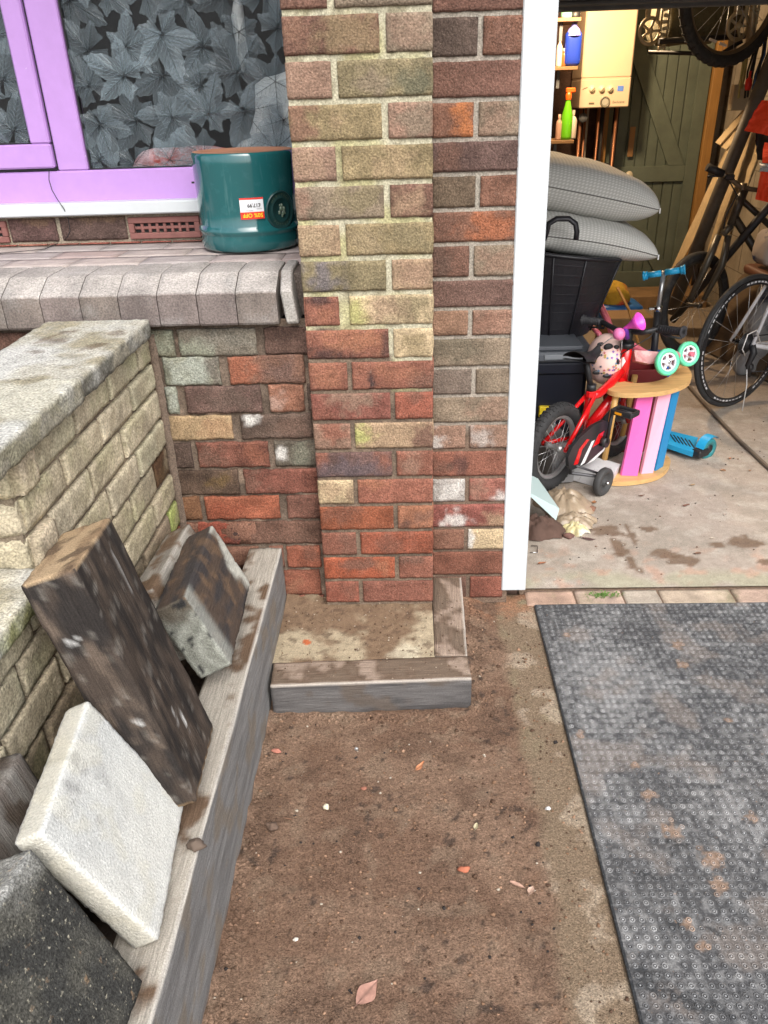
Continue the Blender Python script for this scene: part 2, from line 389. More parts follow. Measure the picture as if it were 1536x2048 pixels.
# --- recessed wall to the right of the pier
YB = 2.13; BX0, BX1 = PX1-.01, .33
lines = [W(950, q, y=YB).z for q in (33, 122, 204, 283, 352, 423, 492, 561, 621, 678, 739, 795, 851, 903, 958, 1009, 1059, 1104, 1154, 1200)]
L2 = [('H', DRK, [], BRR, [(.3, .5, .4, .6, BRN, .6)]), ('S', (.165, .088, .066), [(.2, .4, .3, .6, BRN, .5)]), ('H', BRR, [(.8, .5, .35, .8, (.40, .15, .06), .9)], GRY, [(.4, .5, .4, .6, PNK, .6)]),
      ('S', (.125, .078, .066), [(.15, .5, .2, .8, BRN, .7)]), ('H', (.13, .095, .065), [], BRR, []), ('S', BRR, [(.15, .5, .2, .8, BRN, .8), (.65, .5, .3, .5, (.33, .12, .06), .8)]),
      ('H', BRN, [(.2, .5, .3, .6, DRK, .5)], GRY, [(.5, .5, .5, .5, PNK, .7)]), ('S', (.175, .105, .084), []), ('H', (.25, .15, .10), [], PNK, [(.5, .5, .5, .5, RED, .3)]),
      ('S', GRY, [(.3, .6, .3, .6, (.14, .12, .085), .7)]), ('H', (.16, .125, .10), [], GRY, []), ('S', GRY, [(.8, .5, .3, .6, PNK, .6)]),
      ('H', PNK, [(.1, .2, .3, .5, WHT, .7)], PNK, [(.3, .4, .3, .5, WHT, .4)]), ('S', RED, [(.35, .5, .15, .5, SOOT, .6), (.1, .3, .2, .4, BRN, .7)]), ('H', (.36, .33, .3), [(.5, .5, .4, .5, WHT, .8)], (.29, .12, .09), [(.8, .2, .2, .3, WHT, .7), (.2, .6, .3, .5, PNK, .6)]),
      ('S', (.26, .095, .075), [(.3, .25, .2, .5, WHT, .8), (.9, .3, .2, .4, TAN, .8)]), ('H', BRR, [], BUF, [(.05, .5, .12, .9, WHT, .8)]), ('S', (.175, .075, .05), []), ('H', BRN, [], (.21, .08, .055), [])]
mb = MB(); mo = MB(); e1 = .295
zz = [lines[0]+CO*k for k in range(13, 0, -1)]
allz = zz+lines
for k in range(len(allz)-1):
    z1, z0 = allz[k], allz[k+1]; n = k-13; res = .0062 if n >= -1 else .03
    it = L2[n] if n >= 0 else (random.choice([('H', BRN, [], BRR, []), ('S', (.16, .075, .06), [])]) if n < -1 else ('S', (.15, .08, .06), []))
    g = .011
    if it[0] == 'S': brick(mb, (0, YB, 0), X, Z, -Y, BX0+.012, e1, z0+g, z1, it[1], it[2], seed=k, res=res, blotch=.25)
    else:
        mid = BX0+.118+random.uniform(-.008, .008)
        brick(mb, (0, YB, 0), X, Z, -Y, BX0+.012, mid, z0+g, z1, it[1], it[2], seed=k, res=res, blotch=.25)
        brick(mb, (0, YB, 0), X, Z, -Y, mid+.012, e1, z0+g, z1, it[3], it[4], seed=k+50, res=res, blotch=.25)
mb.build('recess_brick_face', M_brick, house)
zc = lines[12]
def cb(u, v, q):
    c = mixc(MG, (.33, .30, .25), sm(fN(q, 8, 3), 0, .4)); lo = mixc((.185, .13, .095), (.13, .095, .07), sm(fN(q, 12, 3), -.1, .4))
    return mixc(lo, c, sm(v, zc-.03, zc+.02))
mortar(mo, (0, YB+.0042, 0), X, Z, -Y, BX0-.02, .31, 0.0, 2.75, cb, res=.012)
mo.build('recess_mortar', M_mortar, house)

# --- low wall under the bay ledge
YC = 2.03
def rowC(y0, y1, items): return (y0, y1, items)
C_ = [rowC(656, 710, [(300, 348, (.19, .20, .14), [(.5, .5, .5, .5, LG, .8)]), (356, 513, (.20, .19, .15), [(.15, .3, .3, .4, LG, .8), (.6, .6, .4, .3, (.24, .23, .19), .6)]), (528, 652, (.13, .075, .06), [])]),
      rowC(712, 768, [(326, 440, LG, [(.5, .5, .5, .6, (.42, .46, .40), .8), (.9, .5, .15, .8, DRK, .7)]), (457, 610, BRR, [(.2, .5, .25, .7, (.34, .11, .06), .9), (.7, .4, .3, .6, PUR, .7)])]),
      rowC(771, 825, [(331, 356, LG, [(.5, .5, .5, .6, (.42, .46, .40), .8)]), (371, 523, PUR, [(.6, .5, .4, .5, DRK, .6)]), (538, 609, (.30, .13, .08), [(.15, .4, .3, .5, (.45, .3, .24), .8)]), (615, 660, DRK, [])]),
      rowC(830, 878, [(338, 465, (.47, .34, .19), [(.8, .5, .3, .5, (.4, .22, .12), .5)]), (481, 625, DRK, [(.18, .75, .13, .25, WHT, .95), (.7, .4, .3, .5, BRN, .5)])]),
      rowC(884, 934, [(345, 384, (.07, .05, .042), []), (394, 538, (.22, .075, .052), [(.2, .4, .25, .5, BRN, .7), (.8, .5, .2, .4, (.28, .10, .06), .7)]), (549, 640, (.12, .115, .09), [(.16, .55, .16, .4, WHT, .95), (.6, .5, .3, .5, LG, .4)])]),
      rowC(940, 988, [(352, 478, (.075, .05, .035), [(.7, .5, .2, .4, (.16, .10, .03), .7)]), (488, 640, (.22, .07, .05), [(.1, .4, .2, .5, BRN, .6)])]),
      rowC(993, 1038, [(358, 402, (.22, .10, .045), []), (410, 560, (.36, .10, .05), [(.2, .3, .3, .4, (.33, .08, .04), .7)]), (574, 645, (.18, .075, .055), [])]),
      rowC(1044, 1088, [(395, 482, (.30, .06, .035), [(.9, .5, .2, .8, SOOT, .9), (.2, .2, .2, .3, SOOT, .6)]), (495, 650, (.14, .07, .05), [(.7, .3, .3, .4, BRN, .5)])]),
      rowC(1094, 1136, [(540, 568, RED, []), (574, 642, (.31, .09, .05), [(.7, .7, .3, .4, BRN, .5)])]),
      rowC(1142, 1190, [(566, 642, (.27, .085, .05), [(.3, .4, .3, .4, ORA, .6)])]),
      rowC(1192, 1236, [(560, 650, (.24, .085, .055), [])])]
mb = MB(); mo = MB()
for k, (y0, y1, it) in enumerate(C_):
    z1 = W(500, y0, y=YC).z; z0 = W(500, y1, y=YC).z
    for q, (xa, xb, c, pa) in enumerate(it):
        a = W(xa, (y0+y1)/2, y=YC).x; b = W(xb, (y0+y1)/2, y=YC).x
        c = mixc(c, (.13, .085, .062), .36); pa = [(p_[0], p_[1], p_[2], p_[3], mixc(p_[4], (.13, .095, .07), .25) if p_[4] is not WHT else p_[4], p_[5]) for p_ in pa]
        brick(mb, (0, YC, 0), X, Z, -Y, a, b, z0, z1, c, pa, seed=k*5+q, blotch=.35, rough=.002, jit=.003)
    if k > 6:   # hidden behind the timbers
        for a in (-.70, -.58): brick(mb, (0, YC, 0), X, Z, -Y, a, a+.11, z0, z1, BRR, [], seed=k, res=.02)
zt = W(500, 655, y=YC).z
for k in range(11):     # beyond the garden wall
    for a in (-1.6, -1.37, -1.14, -.91): brick(mb, (0, YC, 0), X, Z, -Y, a-.1*(k % 2), a-.1*(k % 2)+.213, zt-CO*(k+1)+.012, zt-CO*k, random.choice([BRN, BRR, GRY]), [], seed=k, res=.03)
mb.build('low_wall_brick_face', M_brick, house)
def cc(u, v, q):
    c = mixc((.165, .125, .095), (.11, .082, .062), sm(fN(q, 9, 3), -.1, .4)); return mixc(c, (.26, .19, .14), sm(fN(q, 17, 3), .2, .5))
mortar(mo, (0, YC+.0065, 0), X, Z, -Y, -1.75, PX0+.02, 0.0, zt+.02, cc, res=.011, rough=.004)
# smeared vertical fillet of mortar down the corner with the garden wall
mo.grid(4, 60, lambda i, j: Vector((-.705+.028*i/4+N((i, j*.3, 0))*.003, YC-.004-.010*math.sin(math.pi*i/4), .35+(zt-.36)*j/60)), lambda i, j: mixc((.19, .145, .11), (.15, .11, .085), .5+N((i, j, 1))), True)
mo.build('low_wall_mortar', M_mortar, house)

# --- ledge of kerb blocks and tiles over the low wall
YL = 1.995; LT, LB, LF = CZ-.385, W(500, 650, y=YL).z, W(400, 587, y=YL).z
M_tile = mat('ledge_tile', attr=True, rough=.85, spec=.25, grain=(350, .8, 1.15), var=(20, .8, 1.12, (1, 3, 1)), tints=[(10, .5, .7, (.40, .36, .35), .6, (1, 4, 1))], bumps=[(200, .5, .002)])
joints = [px for px in (-150, -72, 5, 82, 161, 238, 316, 395, 473, 555)]
xs = [W(a, 620, y=YL).x for a in joints]
xs = [xs[0]-.1*k for k in range(8, 0, -1)]+xs
cols = [(.185, .157, .135), (.168, .141, .123), (.192, .163, .14), (.174, .144, .132)]
def kerb(mb, xa, xb, c, tilt=0, dz=0):
    # profile in (y,z): chamfered nose
    pr = [(YL+.004, LB), (YL, LB+.006), (YL, LF-.003), (YL+.005, LF+.003), (YL+.055, LT-.012), (YL+.075, LT-.002), (YL+.11, LT), (YL+.205, LT), (YL+.209, LT-.02), (YL+.209, LB)]
    ns = 9; cs_ = []; vs = []
    lift = random.uniform(-.001, .001)+dz
    for i in range(ns+1):
        e = .003 if i in (0, ns) else 0
        x = xa+(xb-xa)*i/ns
        for (y, z) in pr:
            yy = y+(e if y < YL+.1 else 0); z2 = z-(e if z > LF-.02 else 0)
            p = Vector((x+tilt*(z-LT), yy, z2+lift)); p += Vector((0, N(p, 60)*.0006, N(p+Vector((3, 3, 3)), 60)*.0006)); vs.append(p)
            k = 1+.3*fN(p, 12, 3)
            q = mixc(c, (.36, .335, .31), sm(z, LF-.002, LF+.003)*.8)  # light put into the colour: upper faces painted paler than the front
            cs_.append(tuple(v*k for v in q))
    m_ = len(pr); fs = [[i*m_+j, (i+1)*m_+j, (i+1)*m_+j+1, i*m_+j+1] for i in range(ns) for j in range(m_-1)]
    fs += [list(range(m_)), [ns*m_+j for j in range(m_)][::-1]]
    # refine front visually by shader only
    mb.add(vs, fs, cs_, False)
for i in range(len(xs)-1):
    kb = MB(); kerb(kb, xs[i]+.0012, xs[i+1]-.0012, random.choice(cols)); kb.build('ledge_block', M_kerb, house)
kb = MB(); kerb(kb, xs[-1]+.006, xs[-1]+.036, (.33, .31, .28), tilt=-.12, dz=.001); kb.build('ledge_block', M_kerb, house)
mb = MB()
YW = 2.58
for r_ in range(3):
    ya = YL+.212+r_*.122; yb = min(ya+.119, YW+.0); x = -1.75+(.1 if r_ % 2 else 0)
    while x < -.27:
        xe = min(x+.2, -.268); c = random.choice([(.37, .31, .29), (.34, .30, .285), (.40, .34, .31), (.36, .28, .255)])
        mb.rbox((x+.001, ya, LT-.03), X, Y, Z, (xe-x-.002, yb-ya, .03), .002, .03, None, lambda l, n, c=c: tuple(v*(1+.25*fN((l.x*9+x, l.y*9, 0), 2, 3)) for v in c)); x += .2
mb.build('ledge_tile', M_tile, house)
mb = MB(); mb.bx((-1.75, YL+.085, LB+.002), (PX0+.002, YW+.01, LT-.012), col=(.16, .13, .11)); mb.build('ledge_bed', M_mortar, house)

# --- course of brick, air brick and red tile course between ledge and window
z0, z1 = W(300, 477, y=YW).z, W(300, 431, y=YW).z
mb = MB(); mo = MB()
for (xa, xb, c) in ((18, 113, (.11, .065, .058)), (121, 253, (.10, .065, .055))):
    brick(mb, (0, YW, 0), X, Z, -Y, W(xa, 455, y=YW).x, W(xb, 455, y=YW).x, z0, z1, c, [(.6, .9, .4, .2, (.2, .13, .08), .6)], seed=xa)
for xa in (402, 480): brick(mb, (0, YW, 0), X, Z, -Y, W(xa, 455, y=YW).x+.01, W(xa, 455, y=YW).x+.15, z0, z1, BRN, [], seed=xa)
xx = W(0, 455, y=YW).x-.25
for k in range(3): brick(mb, (0, YW, 0), X, Z, -Y, xx-.23*k, xx-.23*k+.215, z0, z1, BRN, [], seed=k)
for a in range(-150, 600, 62): 
    brick(mb, (0, YW-.006, 0), X, Z, -Y, W(a, 483, y=YW).x, W(a+59, 483, y=YW).x, LT+.0, z0-.008, random.choice([(.30, .10, .075), (.26, .11, .085), (.34, .14, .10)]), [], seed=a, r=.002)
mb.build('window_base_brick', M_brick, house)
mortar(mo, (0, YW+.004, 0), X, Z, -Y, -1.75, -.2, LT-.02, z1+.02, lambda u, v, q: mixc((.30, .25, .19), (.36, .32, .24), sm(fN(q, 10, 3), -.1, .4)), res=.012)
mo.build('window_base_mortar', M_mortar, house)
# air bricks
M_air = mat('terracotta', (.21, .085, .072), rough=.7, var=(30, .8, 1.15), bumps=[(200, .3, .001)])
M_hole_shade = mat('hole_shade', (.01, .01, .01), rough=1)
def airbrick(xa, xb, off=0):
    yf = YW-.008; w_ = xb-xa; zb, zt_ = z0+.0, z1-.004; mb = MB()
    nx, nz = 8, 2; bd = .018; hx = (w_-2*bd)/nx; hz = (zt_-zb-2*bd)/nz
    mb.bx((xa, yf, zb), (xb, yf+.03, zb+bd), .002); mb.bx((xa, yf, zt_-bd), (xb, yf+.03, zt_), .002)
    mb.bx((xa, yf, zb+bd+.0002), (xa+bd, yf+.03, zt_-bd-.0002), .002); mb.bx((xb-bd, yf, zb+bd+.0002), (xb, yf+.03, zt_-bd-.0002), .002)
    for i in range(1, nx): x = xa+bd+hx*i; mb.bx((x-.0048, yf+.005, zb+bd), (x+.0048, yf+.028, zt_-bd), .002)
    for j in range(1, nz): z = zb+bd+hz*j; mb.bx((xa+bd, yf+.0055, z-.0045), (xb-bd, yf+.0275, z+.0045), .002)
    o = mb.build('air_brick', M_air, house)
    v = MB(); v.bx((xa+bd, yf+.0105, zb+bd), (xb-bd, yf+.04, zt_-bd)); v.build('air_brick_hole_shade', M_hole_shade, o)  # black block stands in for the shade inside the holes
airbrick(W(257, 455, y=YW-.008).x, W(400, 455, y=YW-.008).x)
airbrick(W(12, 455, y=YW-.008).x-.245, W(12, 455, y=YW-.008).x)
# ------------------------------------------------------------------ window
M_mauve = mat('mauve_paint', (.46, .265, .60), rough=.35, var=(25, .95, 1.04), bumps=[(90, .15, .001)], tints=[(60, .70, .74, (.75, .70, .75), .8)])
M_white = mat('white_upvc', (.55, .585, .60), rough=.35, var=(12, .95, 1.03), tints=[(14, .62, .75, (.55, .55, .52), .35)])
M_seal = mat('black_seal', (.012, .012, .014), rough=.5)
YF = 2.60; GX = lambda px, py, y=YF: W(px, py, y=y).x
zgb = W(280, 336, y=YF+.02).z; zfb = W(300, 401, y=YF).z; ZTOPW = 2.35
win = MB()
xgl = GX(144, 170); xml = GX(79, 170)           # glass left edge, groove between mullion and casement
XR = -.19
win.bx((-1.75, YF, zfb), (XR, YF+.05, zgb-.0005), .004)
win.bx((xml+.003, YF, zgb), (xgl, YF+.05, ZTOPW), .004); win.bx((XR-.06, YF, zgb), (XR, YF+.05, ZTOPW), .004)
wf = win.build('window_frame', M_mauve, house, label='mauve painted window frame')
cs = MB(); zcb = W(50, 341, y=YF-.01).z; zcg = W(20, 290, y=YF-.01).z; xcr = GX(75, 170, YF-.01); xcg = GX(30, 150, YF-.01)
cs.bx((-1.75, YF-.012, zcb+.004), (xcr, YF+.04, zcg), .005); cs.bx((xcg, YF-.012, zcg+.0003), (xcr, YF+.04, ZTOPW), .005)
cs.build('casement', M_mauve, house)
se = MB()
t = .006
se.bx((xgl+.0003, YF+.012, zgb+.0003), (xgl+t, YF+.03, ZTOPW)); se.bx((xgl+t, YF+.012, zgb+.0003), (XR-.06, YF+.03, zgb+t*.6)); se.bx((-1.75, YF+.012, zcg+.0003), (xcg-.0003, YF+.03, zcg+t))
se.bx((xcr+.0006, YF+.004, zcb), (xml+.0026, YF+.02, ZTOPW)); se.bx((-1.75, YF-.0005, zcb-.0025), (xcr, YF+.004, zcb+.0035))
se.bx((W(383, 365, y=YF).x, YF-.0006, W(385, 367, y=YF).z), (W(394, 365, y=YF).x, YF+.002, W(385, 363, y=YF).z), .0003)
se.build('glazing_seal', M_seal, house)
si = MB(); ysl = 2.548; si.bx((-1.75, ysl, W(300, 428, y=ysl).z), (-.2, YW+.03, W(300, 402, y=ysl).z), .004); si.build('window_sill', M_white, house, label='white plastic window sill')
# obscure glass: pane, moulded sycamore leaves
def glassmat(name, col, tr, rough):
    M = bpy.data.materials.new(name); M.use_nodes = True; t = M.node_tree; b = t.nodes['Principled BSDF']
    b.inputs['Base Color'].default_value = (*col, 1); b.inputs['Roughness'].default_value = rough; b.inputs['Specular IOR Level'].default_value = .7
    n = t.nodes.new('ShaderNodeTexNoise'); n.inputs['Scale'].default_value = 120; tc = t.nodes.new('ShaderNodeTexCoord'); t.links.new(tc.outputs['Object'], n.inputs['Vector'])
    bp = t.nodes.new('ShaderNodeBump'); bp.inputs['Strength'].default_value = .25; bp.inputs['Distance'].default_value = .002; t.links.new(n.outputs[0], bp.inputs['Height']); t.links.new(bp.outputs[0], b.inputs['Normal'])
    a = t.nodes.new('ShaderNodeAttribute'); a.attribute_name = 'Col'; t.links.new(a.outputs['Color'], b.inputs['Base Color'])
    tr_ = t.nodes.new('ShaderNodeBsdfTransparent'); mx = t.nodes.new('ShaderNodeMixShader'); mx.inputs[0].default_value = 1-tr
    t.links.new(tr_.outputs[0], mx.inputs[1]); t.links.new(b.outputs[0], mx.inputs[2]); t.links.new(mx.outputs[0], t.nodes['Material Output'].inputs['Surface'])
    return M
M_pane = glassmat('window_glass', (.03, .035, .04), .90, .10); M_leafglass = glassmat('frosted_leaf_glass', (.1, .12, .13), .70, .28)
LIM = [0, 0, 0]
def lc(x, y, z): return Vector((min(max(x, LIM[0]), LIM[1]), y, max(z, LIM[2])))
def leaf_relief(mb, cx, cz, sz, rot, y0, seed):
    rnd = random.Random(seed); lobes = [(-125, .55), (-62, .82), (0, 1.0), (62, .82), (125, .55)]
    pts = []; n = 90
    for i in range(n):
        a = -165+330*i/(n-1); r = 0
        for (la, lr) in lobes:
            d = abs(a-la)/33; r = max(r, lr*max(0, 1-d**.95*.55))
        r = max(r, .38)*(1+.04*math.sin(i*2.3)); near = min(abs(a-la) for la, lr in lobes)
        h = .0042*math.cos(near*.11)+.0011*math.sin(i*2.6)
        pts.append((math.radians(a), r*sz, h))
    sh = rnd.uniform(.5, 1.1); tx, tz = rnd.uniform(-.012, .012), rnd.uniform(-.012, .012)
    c0 = (.24*sh, .31*sh, .345*sh); vs = []; cs_ = []
    rings = (0.02, .35, .7, 1.0)
    for q in rings:
        for (a, r, h) in pts:
            x = math.sin(a)*r*q; z = math.cos(a)*r*q; xx = x*math.cos(rot)-z*math.sin(rot); zz = x*math.sin(rot)+z*math.cos(rot)
            v = abs(math.sin(a*14+q*9)); k = .86+.2*v
            vs.append(lc(cx+xx, y0-h*(1-q*.5)+xx*tx+zz*tz, cz+zz)); cs_.append(tuple(w_*k*(1.15 if q > .9 else 1) for w_ in c0))
    fs = [[i*n+j, i*n+j+1, (i+1)*n+j+1, (i+1)*n+j] for i in range(3) for j in range(n-1)]
    mb.add(vs, fs, cs_, False)
    # veins, as fine raised ridges
    for (la, lr) in lobes:
        a = math.radians(la)
        def P(r_, aa, h=.0034): x = math.sin(aa)*r_; z = math.cos(aa)*r_; return lc(cx+x*math.cos(rot)-z*math.sin(rot), y0-h, cz+x*math.sin(rot)+z*math.cos(rot))
        mb.tube([P(0, a), P(lr*sz*.5, a), P(lr*sz*.95, a, .003)], [.0016, .0011, .0003], 4, (.02, .025, .03), cap=False)
        for k in range(1, 8):
            r_ = lr*sz*k/8.5
            for s_ in (-1, 1): 
                L_ = .22*lr*sz*(1.15-k/9); b = P(r_, a); 
                xx = math.sin(a)*r_+math.sin(a+s_*.75)*L_; z2 = math.cos(a)*r_+math.cos(a+s_*.75)*L_
                e = lc(cx+xx*math.cos(rot)-z2*math.sin(rot), y0-.0024, cz+xx*math.sin(rot)+z2*math.cos(rot))
                mb.tube([b, e], [.0008, .0004], 3, tuple(v*1.9 for v in c0), cap=False)
gp = MB(); YG = YF+.024
gp.bx((xgl+.001, YG, zgb+.001), (XR-.061, YG+.004, ZTOPW), .0005, (.03, .035, .04)); pane = gp.build('window_pane', M_pane, house, label='obscured glass pane moulded with overlapping leaves')
gp = MB(); gp.bx((-1.75, YG, zcg+.001), (xcg-.001, YG+.004, ZTOPW), .0005, (.03, .035, .04)); pane2 = gp.build('window_pane', M_pane, house)
lf = MB(); rnd = random.Random(3); k = 0
zz_ = zgb+.03
while zz_ < 2.0:
    x = xgl+.02+rnd.uniform(0, .05)
    while x < XR-.06:
        sz = rnd.uniform(.10, .145); cx = x; cz = zz_+rnd.uniform(-.02, .02); LIM[:] = [xgl+.004, XR-.063, zgb+.004]
        leaf_relief(lf, cx, cz, sz, rnd.uniform(-3.1, 3.1), YG-.001-.0045*(k % 4), k); x += .112; k += 1
    zz_ += .102
lf.build('leaf_pattern', M_leafglass, pane)
lf = MB(); zz_ = zcg+.05
while zz_ < 2.0:
    LIM[:] = [-1.75, xcg-.003, zcg+.004]
    for x in (xcg-.05, xcg-.16, xcg-.28): leaf_relief(lf, x, zz_+rnd.uniform(-.02, .02), .12, rnd.uniform(-3, 3), YG-.001-.0045*(k % 4), k); k += 1
    zz_ += .11
lf.build('leaf_pattern', M_leafglass, pane2)
# room behind the glass
M_dark = mat('dim_room', (.06, .06, .06), rough=1)
rm = MB(); q = lambda a, b: rm.bx(a, b)
q((-2.6, 3.6, .8), (.25, 3.63, 2.6)); q((-2.6, YW+.12, .8), (-2.57, 3.6, 2.6)); q((.2, 2.75, .8), (.23, 3.6, 2.6)); q((-2.6, YW+.12, 2.45), (.2, 3.6, 2.48)); q((-2.6, YW+.12, 1.0), (.2, 3.6, 1.03))
rm.build('room_wall', M_dark, house)
wl = MB(); wl.bx((-2.6, YW+.02, 0), (-.2, YW+.14, zfb-.005)); wl.bx((-2.6, YW+.02, ZTOPW), (-.2, YW+.14, 2.75)); wl.bx((XR+.001, YW+.02, 0), (.02, YW+.14, 2.75)); wl.bx((-3.4, YW+.02, 0), (-2.6, YW+.14, 2.75)); wl.bx((-3.4, YC+.02, 0), (PX0+.01, YW+.02, LB)); 
wl.build('inner_wall', M_mortar, house)
rf = MB(); rf.bx((-3.4, YP-.2, 2.76), (3.2, 7.0, 2.9)); 
M_fascia = mat('pale_fascia', (.6, .6, .58), rough=.6); rf.build('roof', M_fascia, house)
M_cloth_w = mat('pale_plastic', (.86, .93, .92), rough=.5, bumps=[(14, 1, .02)], var=(9, .7, 1.1)); M_cloth_r = mat('red_cloth', (.45, .09, .07), rough=.9, tints=[(12, .45, .55, (.75, .55, .58), .9)], bumps=[(20, 1, .02)])
M_green = mat('green_plastic', (.02, .22, .09), rough=.6)
mb = MB(); mb.ball((-.33, 2.69, zgb+.12), .15, 14, sc=(1, .35, .95), jit=.35); mb.ball((-.49, 2.70, zgb+.36), .035, 10, sc=(.55, .5, 2.6), jit=.5); mb.ball((-.62, 2.70, zgb+.52), .05, 10, sc=(1.3, .5, .7), jit=.5); mb.ball((-.34, 2.70, zgb+.02), .16, 12, sc=(1.2, .3, .5), jit=.3)
mb.build('carrier_bag', M_cloth_w, label='white carrier bag seen blurred through the leaf patterned glass', cat='bag')
mb = MB(); mb.ball((-.70, 2.70, zgb+.01), .13, 12, sc=(1.4, .35, .32), jit=.4); mb.build('folded_cloth', M_cloth_r, label='red and pink cloth lying behind the bottom of the leaf glass', cat='cloth')
mb = MB(); mb.ball((-.315, 2.73, zgb+.30), .05, 10, sc=(.7, .6, 2.0), jit=.3); mb.build('green_bottle', M_green, label='green object blurred behind the right edge of the window glass', cat='bottle')
mb = MB(); mb.bx((-1.5, 2.68, zgb-.1), (-.2, 2.95, zgb-.06)); mb.build('inner_sill', M_fascia, house)
# thin black wire hanging from the casement
mb = MB(); pts = [(98, 338), (98, 360), (104, 380), (113, 396), (128, 418), (137, 440), (140, 462), (135, 474), (122, 484), (90, 498), (40, 503), (-20, 508)]
P3 = [W(a, b, y=(YF-.02 if i < 3 else (2.545 if i < 5 else (YW-.02 if i < 8 else YW-.06*(i-7))))) for i, (a, b) in enumerate(pts)]
for i in range(8, 12): P3[i] = W(pts[i][0], pts[i][1], z=LT+.004)
mb.tube(P3, .0013, 6); mb.build('wire', M_seal, label='thin black wire trailing from the mauve casement down over the ledge', cat='wire')

# ------------------------------------------------------------------ garage opening
YQ = 2.125
fr = MB(); zpb = W(1025, 1180, y=YQ).z; t0 = W(1047, 5, y=YQ); t1 = W(1118, 5, y=YQ); b0 = W(1003, 1180, y=YQ); b1 = W(1051, 1179, y=YQ)
def lean(za, a, zb, b, z): return a+(b-a)*(z-za)/(zb-za)
zt_ = 2.7; xl = lambda z: lean(b0.z, b0.x, t0.z, t0.x, z); xr = lambda z: lean(b1.z, b1.x, t1.z, t1.x, z)
def post(mb, x0b, x1b, x0t, x1t, y0, y1, za, zb, ch=.003, ny=3):
    vs = []
    for (z, xa, xb) in ((za, x0b, x1b), (zb, x0t, x1t)):
        vs += [(xa+ch, y0, z), (xb-ch, y0, z), (xb, y0+ch, z), (xb, y1, z), (xa, y1, z), (xa, y0+ch, z)]
    mb.add(vs, [[i, (i+1) % 6, 6+(i+1) % 6, 6+i] for i in range(6)]+[[5, 4, 3, 2, 1, 0], [6, 7, 8, 9, 10, 11]])
post(fr, b0.x, b1.x, xl(zt_), xr(zt_), YQ, YQ+.05, zpb, zt_)
post(fr, b1.x-.012, b1.x+.003, xr(zt_)-.012, xr(zt_)+.004, YQ+.052, YQ+.09, zpb+.68, zt_)
fr.build('door_post', M_white, house, label='white painted post of the garage opening')
# walls, floor and ceiling inside
M_block = mat('painted_blockwork', (.33, .29, .225), rough=.9, var=(5, .7, 1.15), grain=(200, .85, 1.1), tints=[(3, .5, .65, (.22, .18, .13), .7)], bumps=[(60, .4, .004)])
M_darkbrick = mat('dark_inner_brick', (.10, .058, .042), rough=.95, var=(12, .6, 1.3), grain=(150, .7, 1.2), bumps=[(60, .6, .005)])
XRW, YBW = 2.34, 6.5
gw = MB(); gw.bx((XRW, 2.2, -.1), (XRW+.2, YBW+.2, 2.75)); gw.build('garage_side_wall', M_block, house)
gw = MB()                     # thin dark strips along the block courses stand in for joint shade
for k in range(12): gw.bx((XRW-.002, 2.3, .22*k+.105), (XRW-.0005, YBW, .22*k+.11), .0002, (1, 1, 1))
for k in range(12):
    for j in range(10): gw.bx((XRW-.002, 2.4+.44*j+.22*(k % 2), .22*k+.11), (XRW-.0005, 2.405+.44*j+.22*(k % 2), .22*k+.325), .0002)
gw.build('wall_joint', mat('joint_shadow', (.16, .13, .10), rough=1), house)
gw = MB(); gw.bx((.2, YBW, -.1), (XRW, YBW+.2, 2.75)); gw.build('garage_back_wall', M_darkbrick, house); gw = MB(); gw.bx((2.05, YBW-.012, -.1), (XRW-.001, YBW-.0005, 2.3)); gw.build('garage_end_wall', M_block, house)
gw = MB(); gw.bx((.12, 2.20, -.05), (.355, 2.28, 2.75)); gw.bx((.03, 2.155, -.05), (.20, YBW, 2.75)); gw.build('garage_inner_wall', M_darkbrick, house)
gc = MB(); gc.bx((.2, 2.3, 2.3), (XRW, YBW, 2.34)); gc.build('garage_ceiling', M_block, house)
gc = MB(); gc.bx((.36, 2.17, 2.12), (XRW+.2, 2.32, 2.75)); gc.build('garage_lintel', M_white, house)
# raised up-and-over door, seen from underneath along its far edge
M_grey = mat('grey_painted_steel', (.10, .105, .11), rough=.6, var=(10, .8, 1.2))
ov = thing('garage_door', 'grey steel up and over garage door raised flat under the ceiling', 'garage door', (1.3, 3.0, 1.80))
mb = MB(); zd = 1.487+.0795*3.9
mb.bx((.40, 2.35, zd+.02), (2.3, 3.9, zd+.05), .003); mb.build('door_panel', M_grey, ov)
mb = MB(); mb.bx((.40, 3.86, zd-.012), (2.3, 3.9, zd+.0195), .004); mb.bx((.40, 3.80, zd+.003), (2.3, 3.858, zd+.0195), .004); mb.build('edge_rail', M_grey, ov)
# ------------------------------------------------------------------ inner door
M_sage = mat('sage_green_paint', (.115, .140, .108), rough=.55, var=(6, .8, 1.15), bumps=[(1, .4, .002, (40, 40, 6))])
M_pine = mat('pine_frame', (.33, .17, .045), rough=.6, var=(1, .8, 1.2, (60, 60, 5)))
YD = 6.38
idr = thing('plank_door', 'sage green ledged and braced plank door in an orange pine frame at the back', 'door', (1.8, YD, 0))
dxl = W(1210, 440, y=YD).x-.05; dxr = W(1378, 440, y=YD).x; dzb = W(1300, 580, y=YD).z; dzt = 2.02
mb = MB(); n = 9; pw = (dxr-dxl)/n
for k in range(n): mb.bx((dxl+pw*k+.003, YD+.012, dzb), (dxl+pw*(k+1)-.003, YD+.03, dzt), .003)
mb.bx((dxl, YD+.024, dzb), (dxr, YD+.034, dzt), .001, (.3, .3, .3))
mb.build('plank_panel', M_sage, idr)
zz2 = [(dzb, dzb+.15), (W(1300, 364, y=YD).z, W(1300, 332, y=YD).z), (dzt-.12, dzt)]
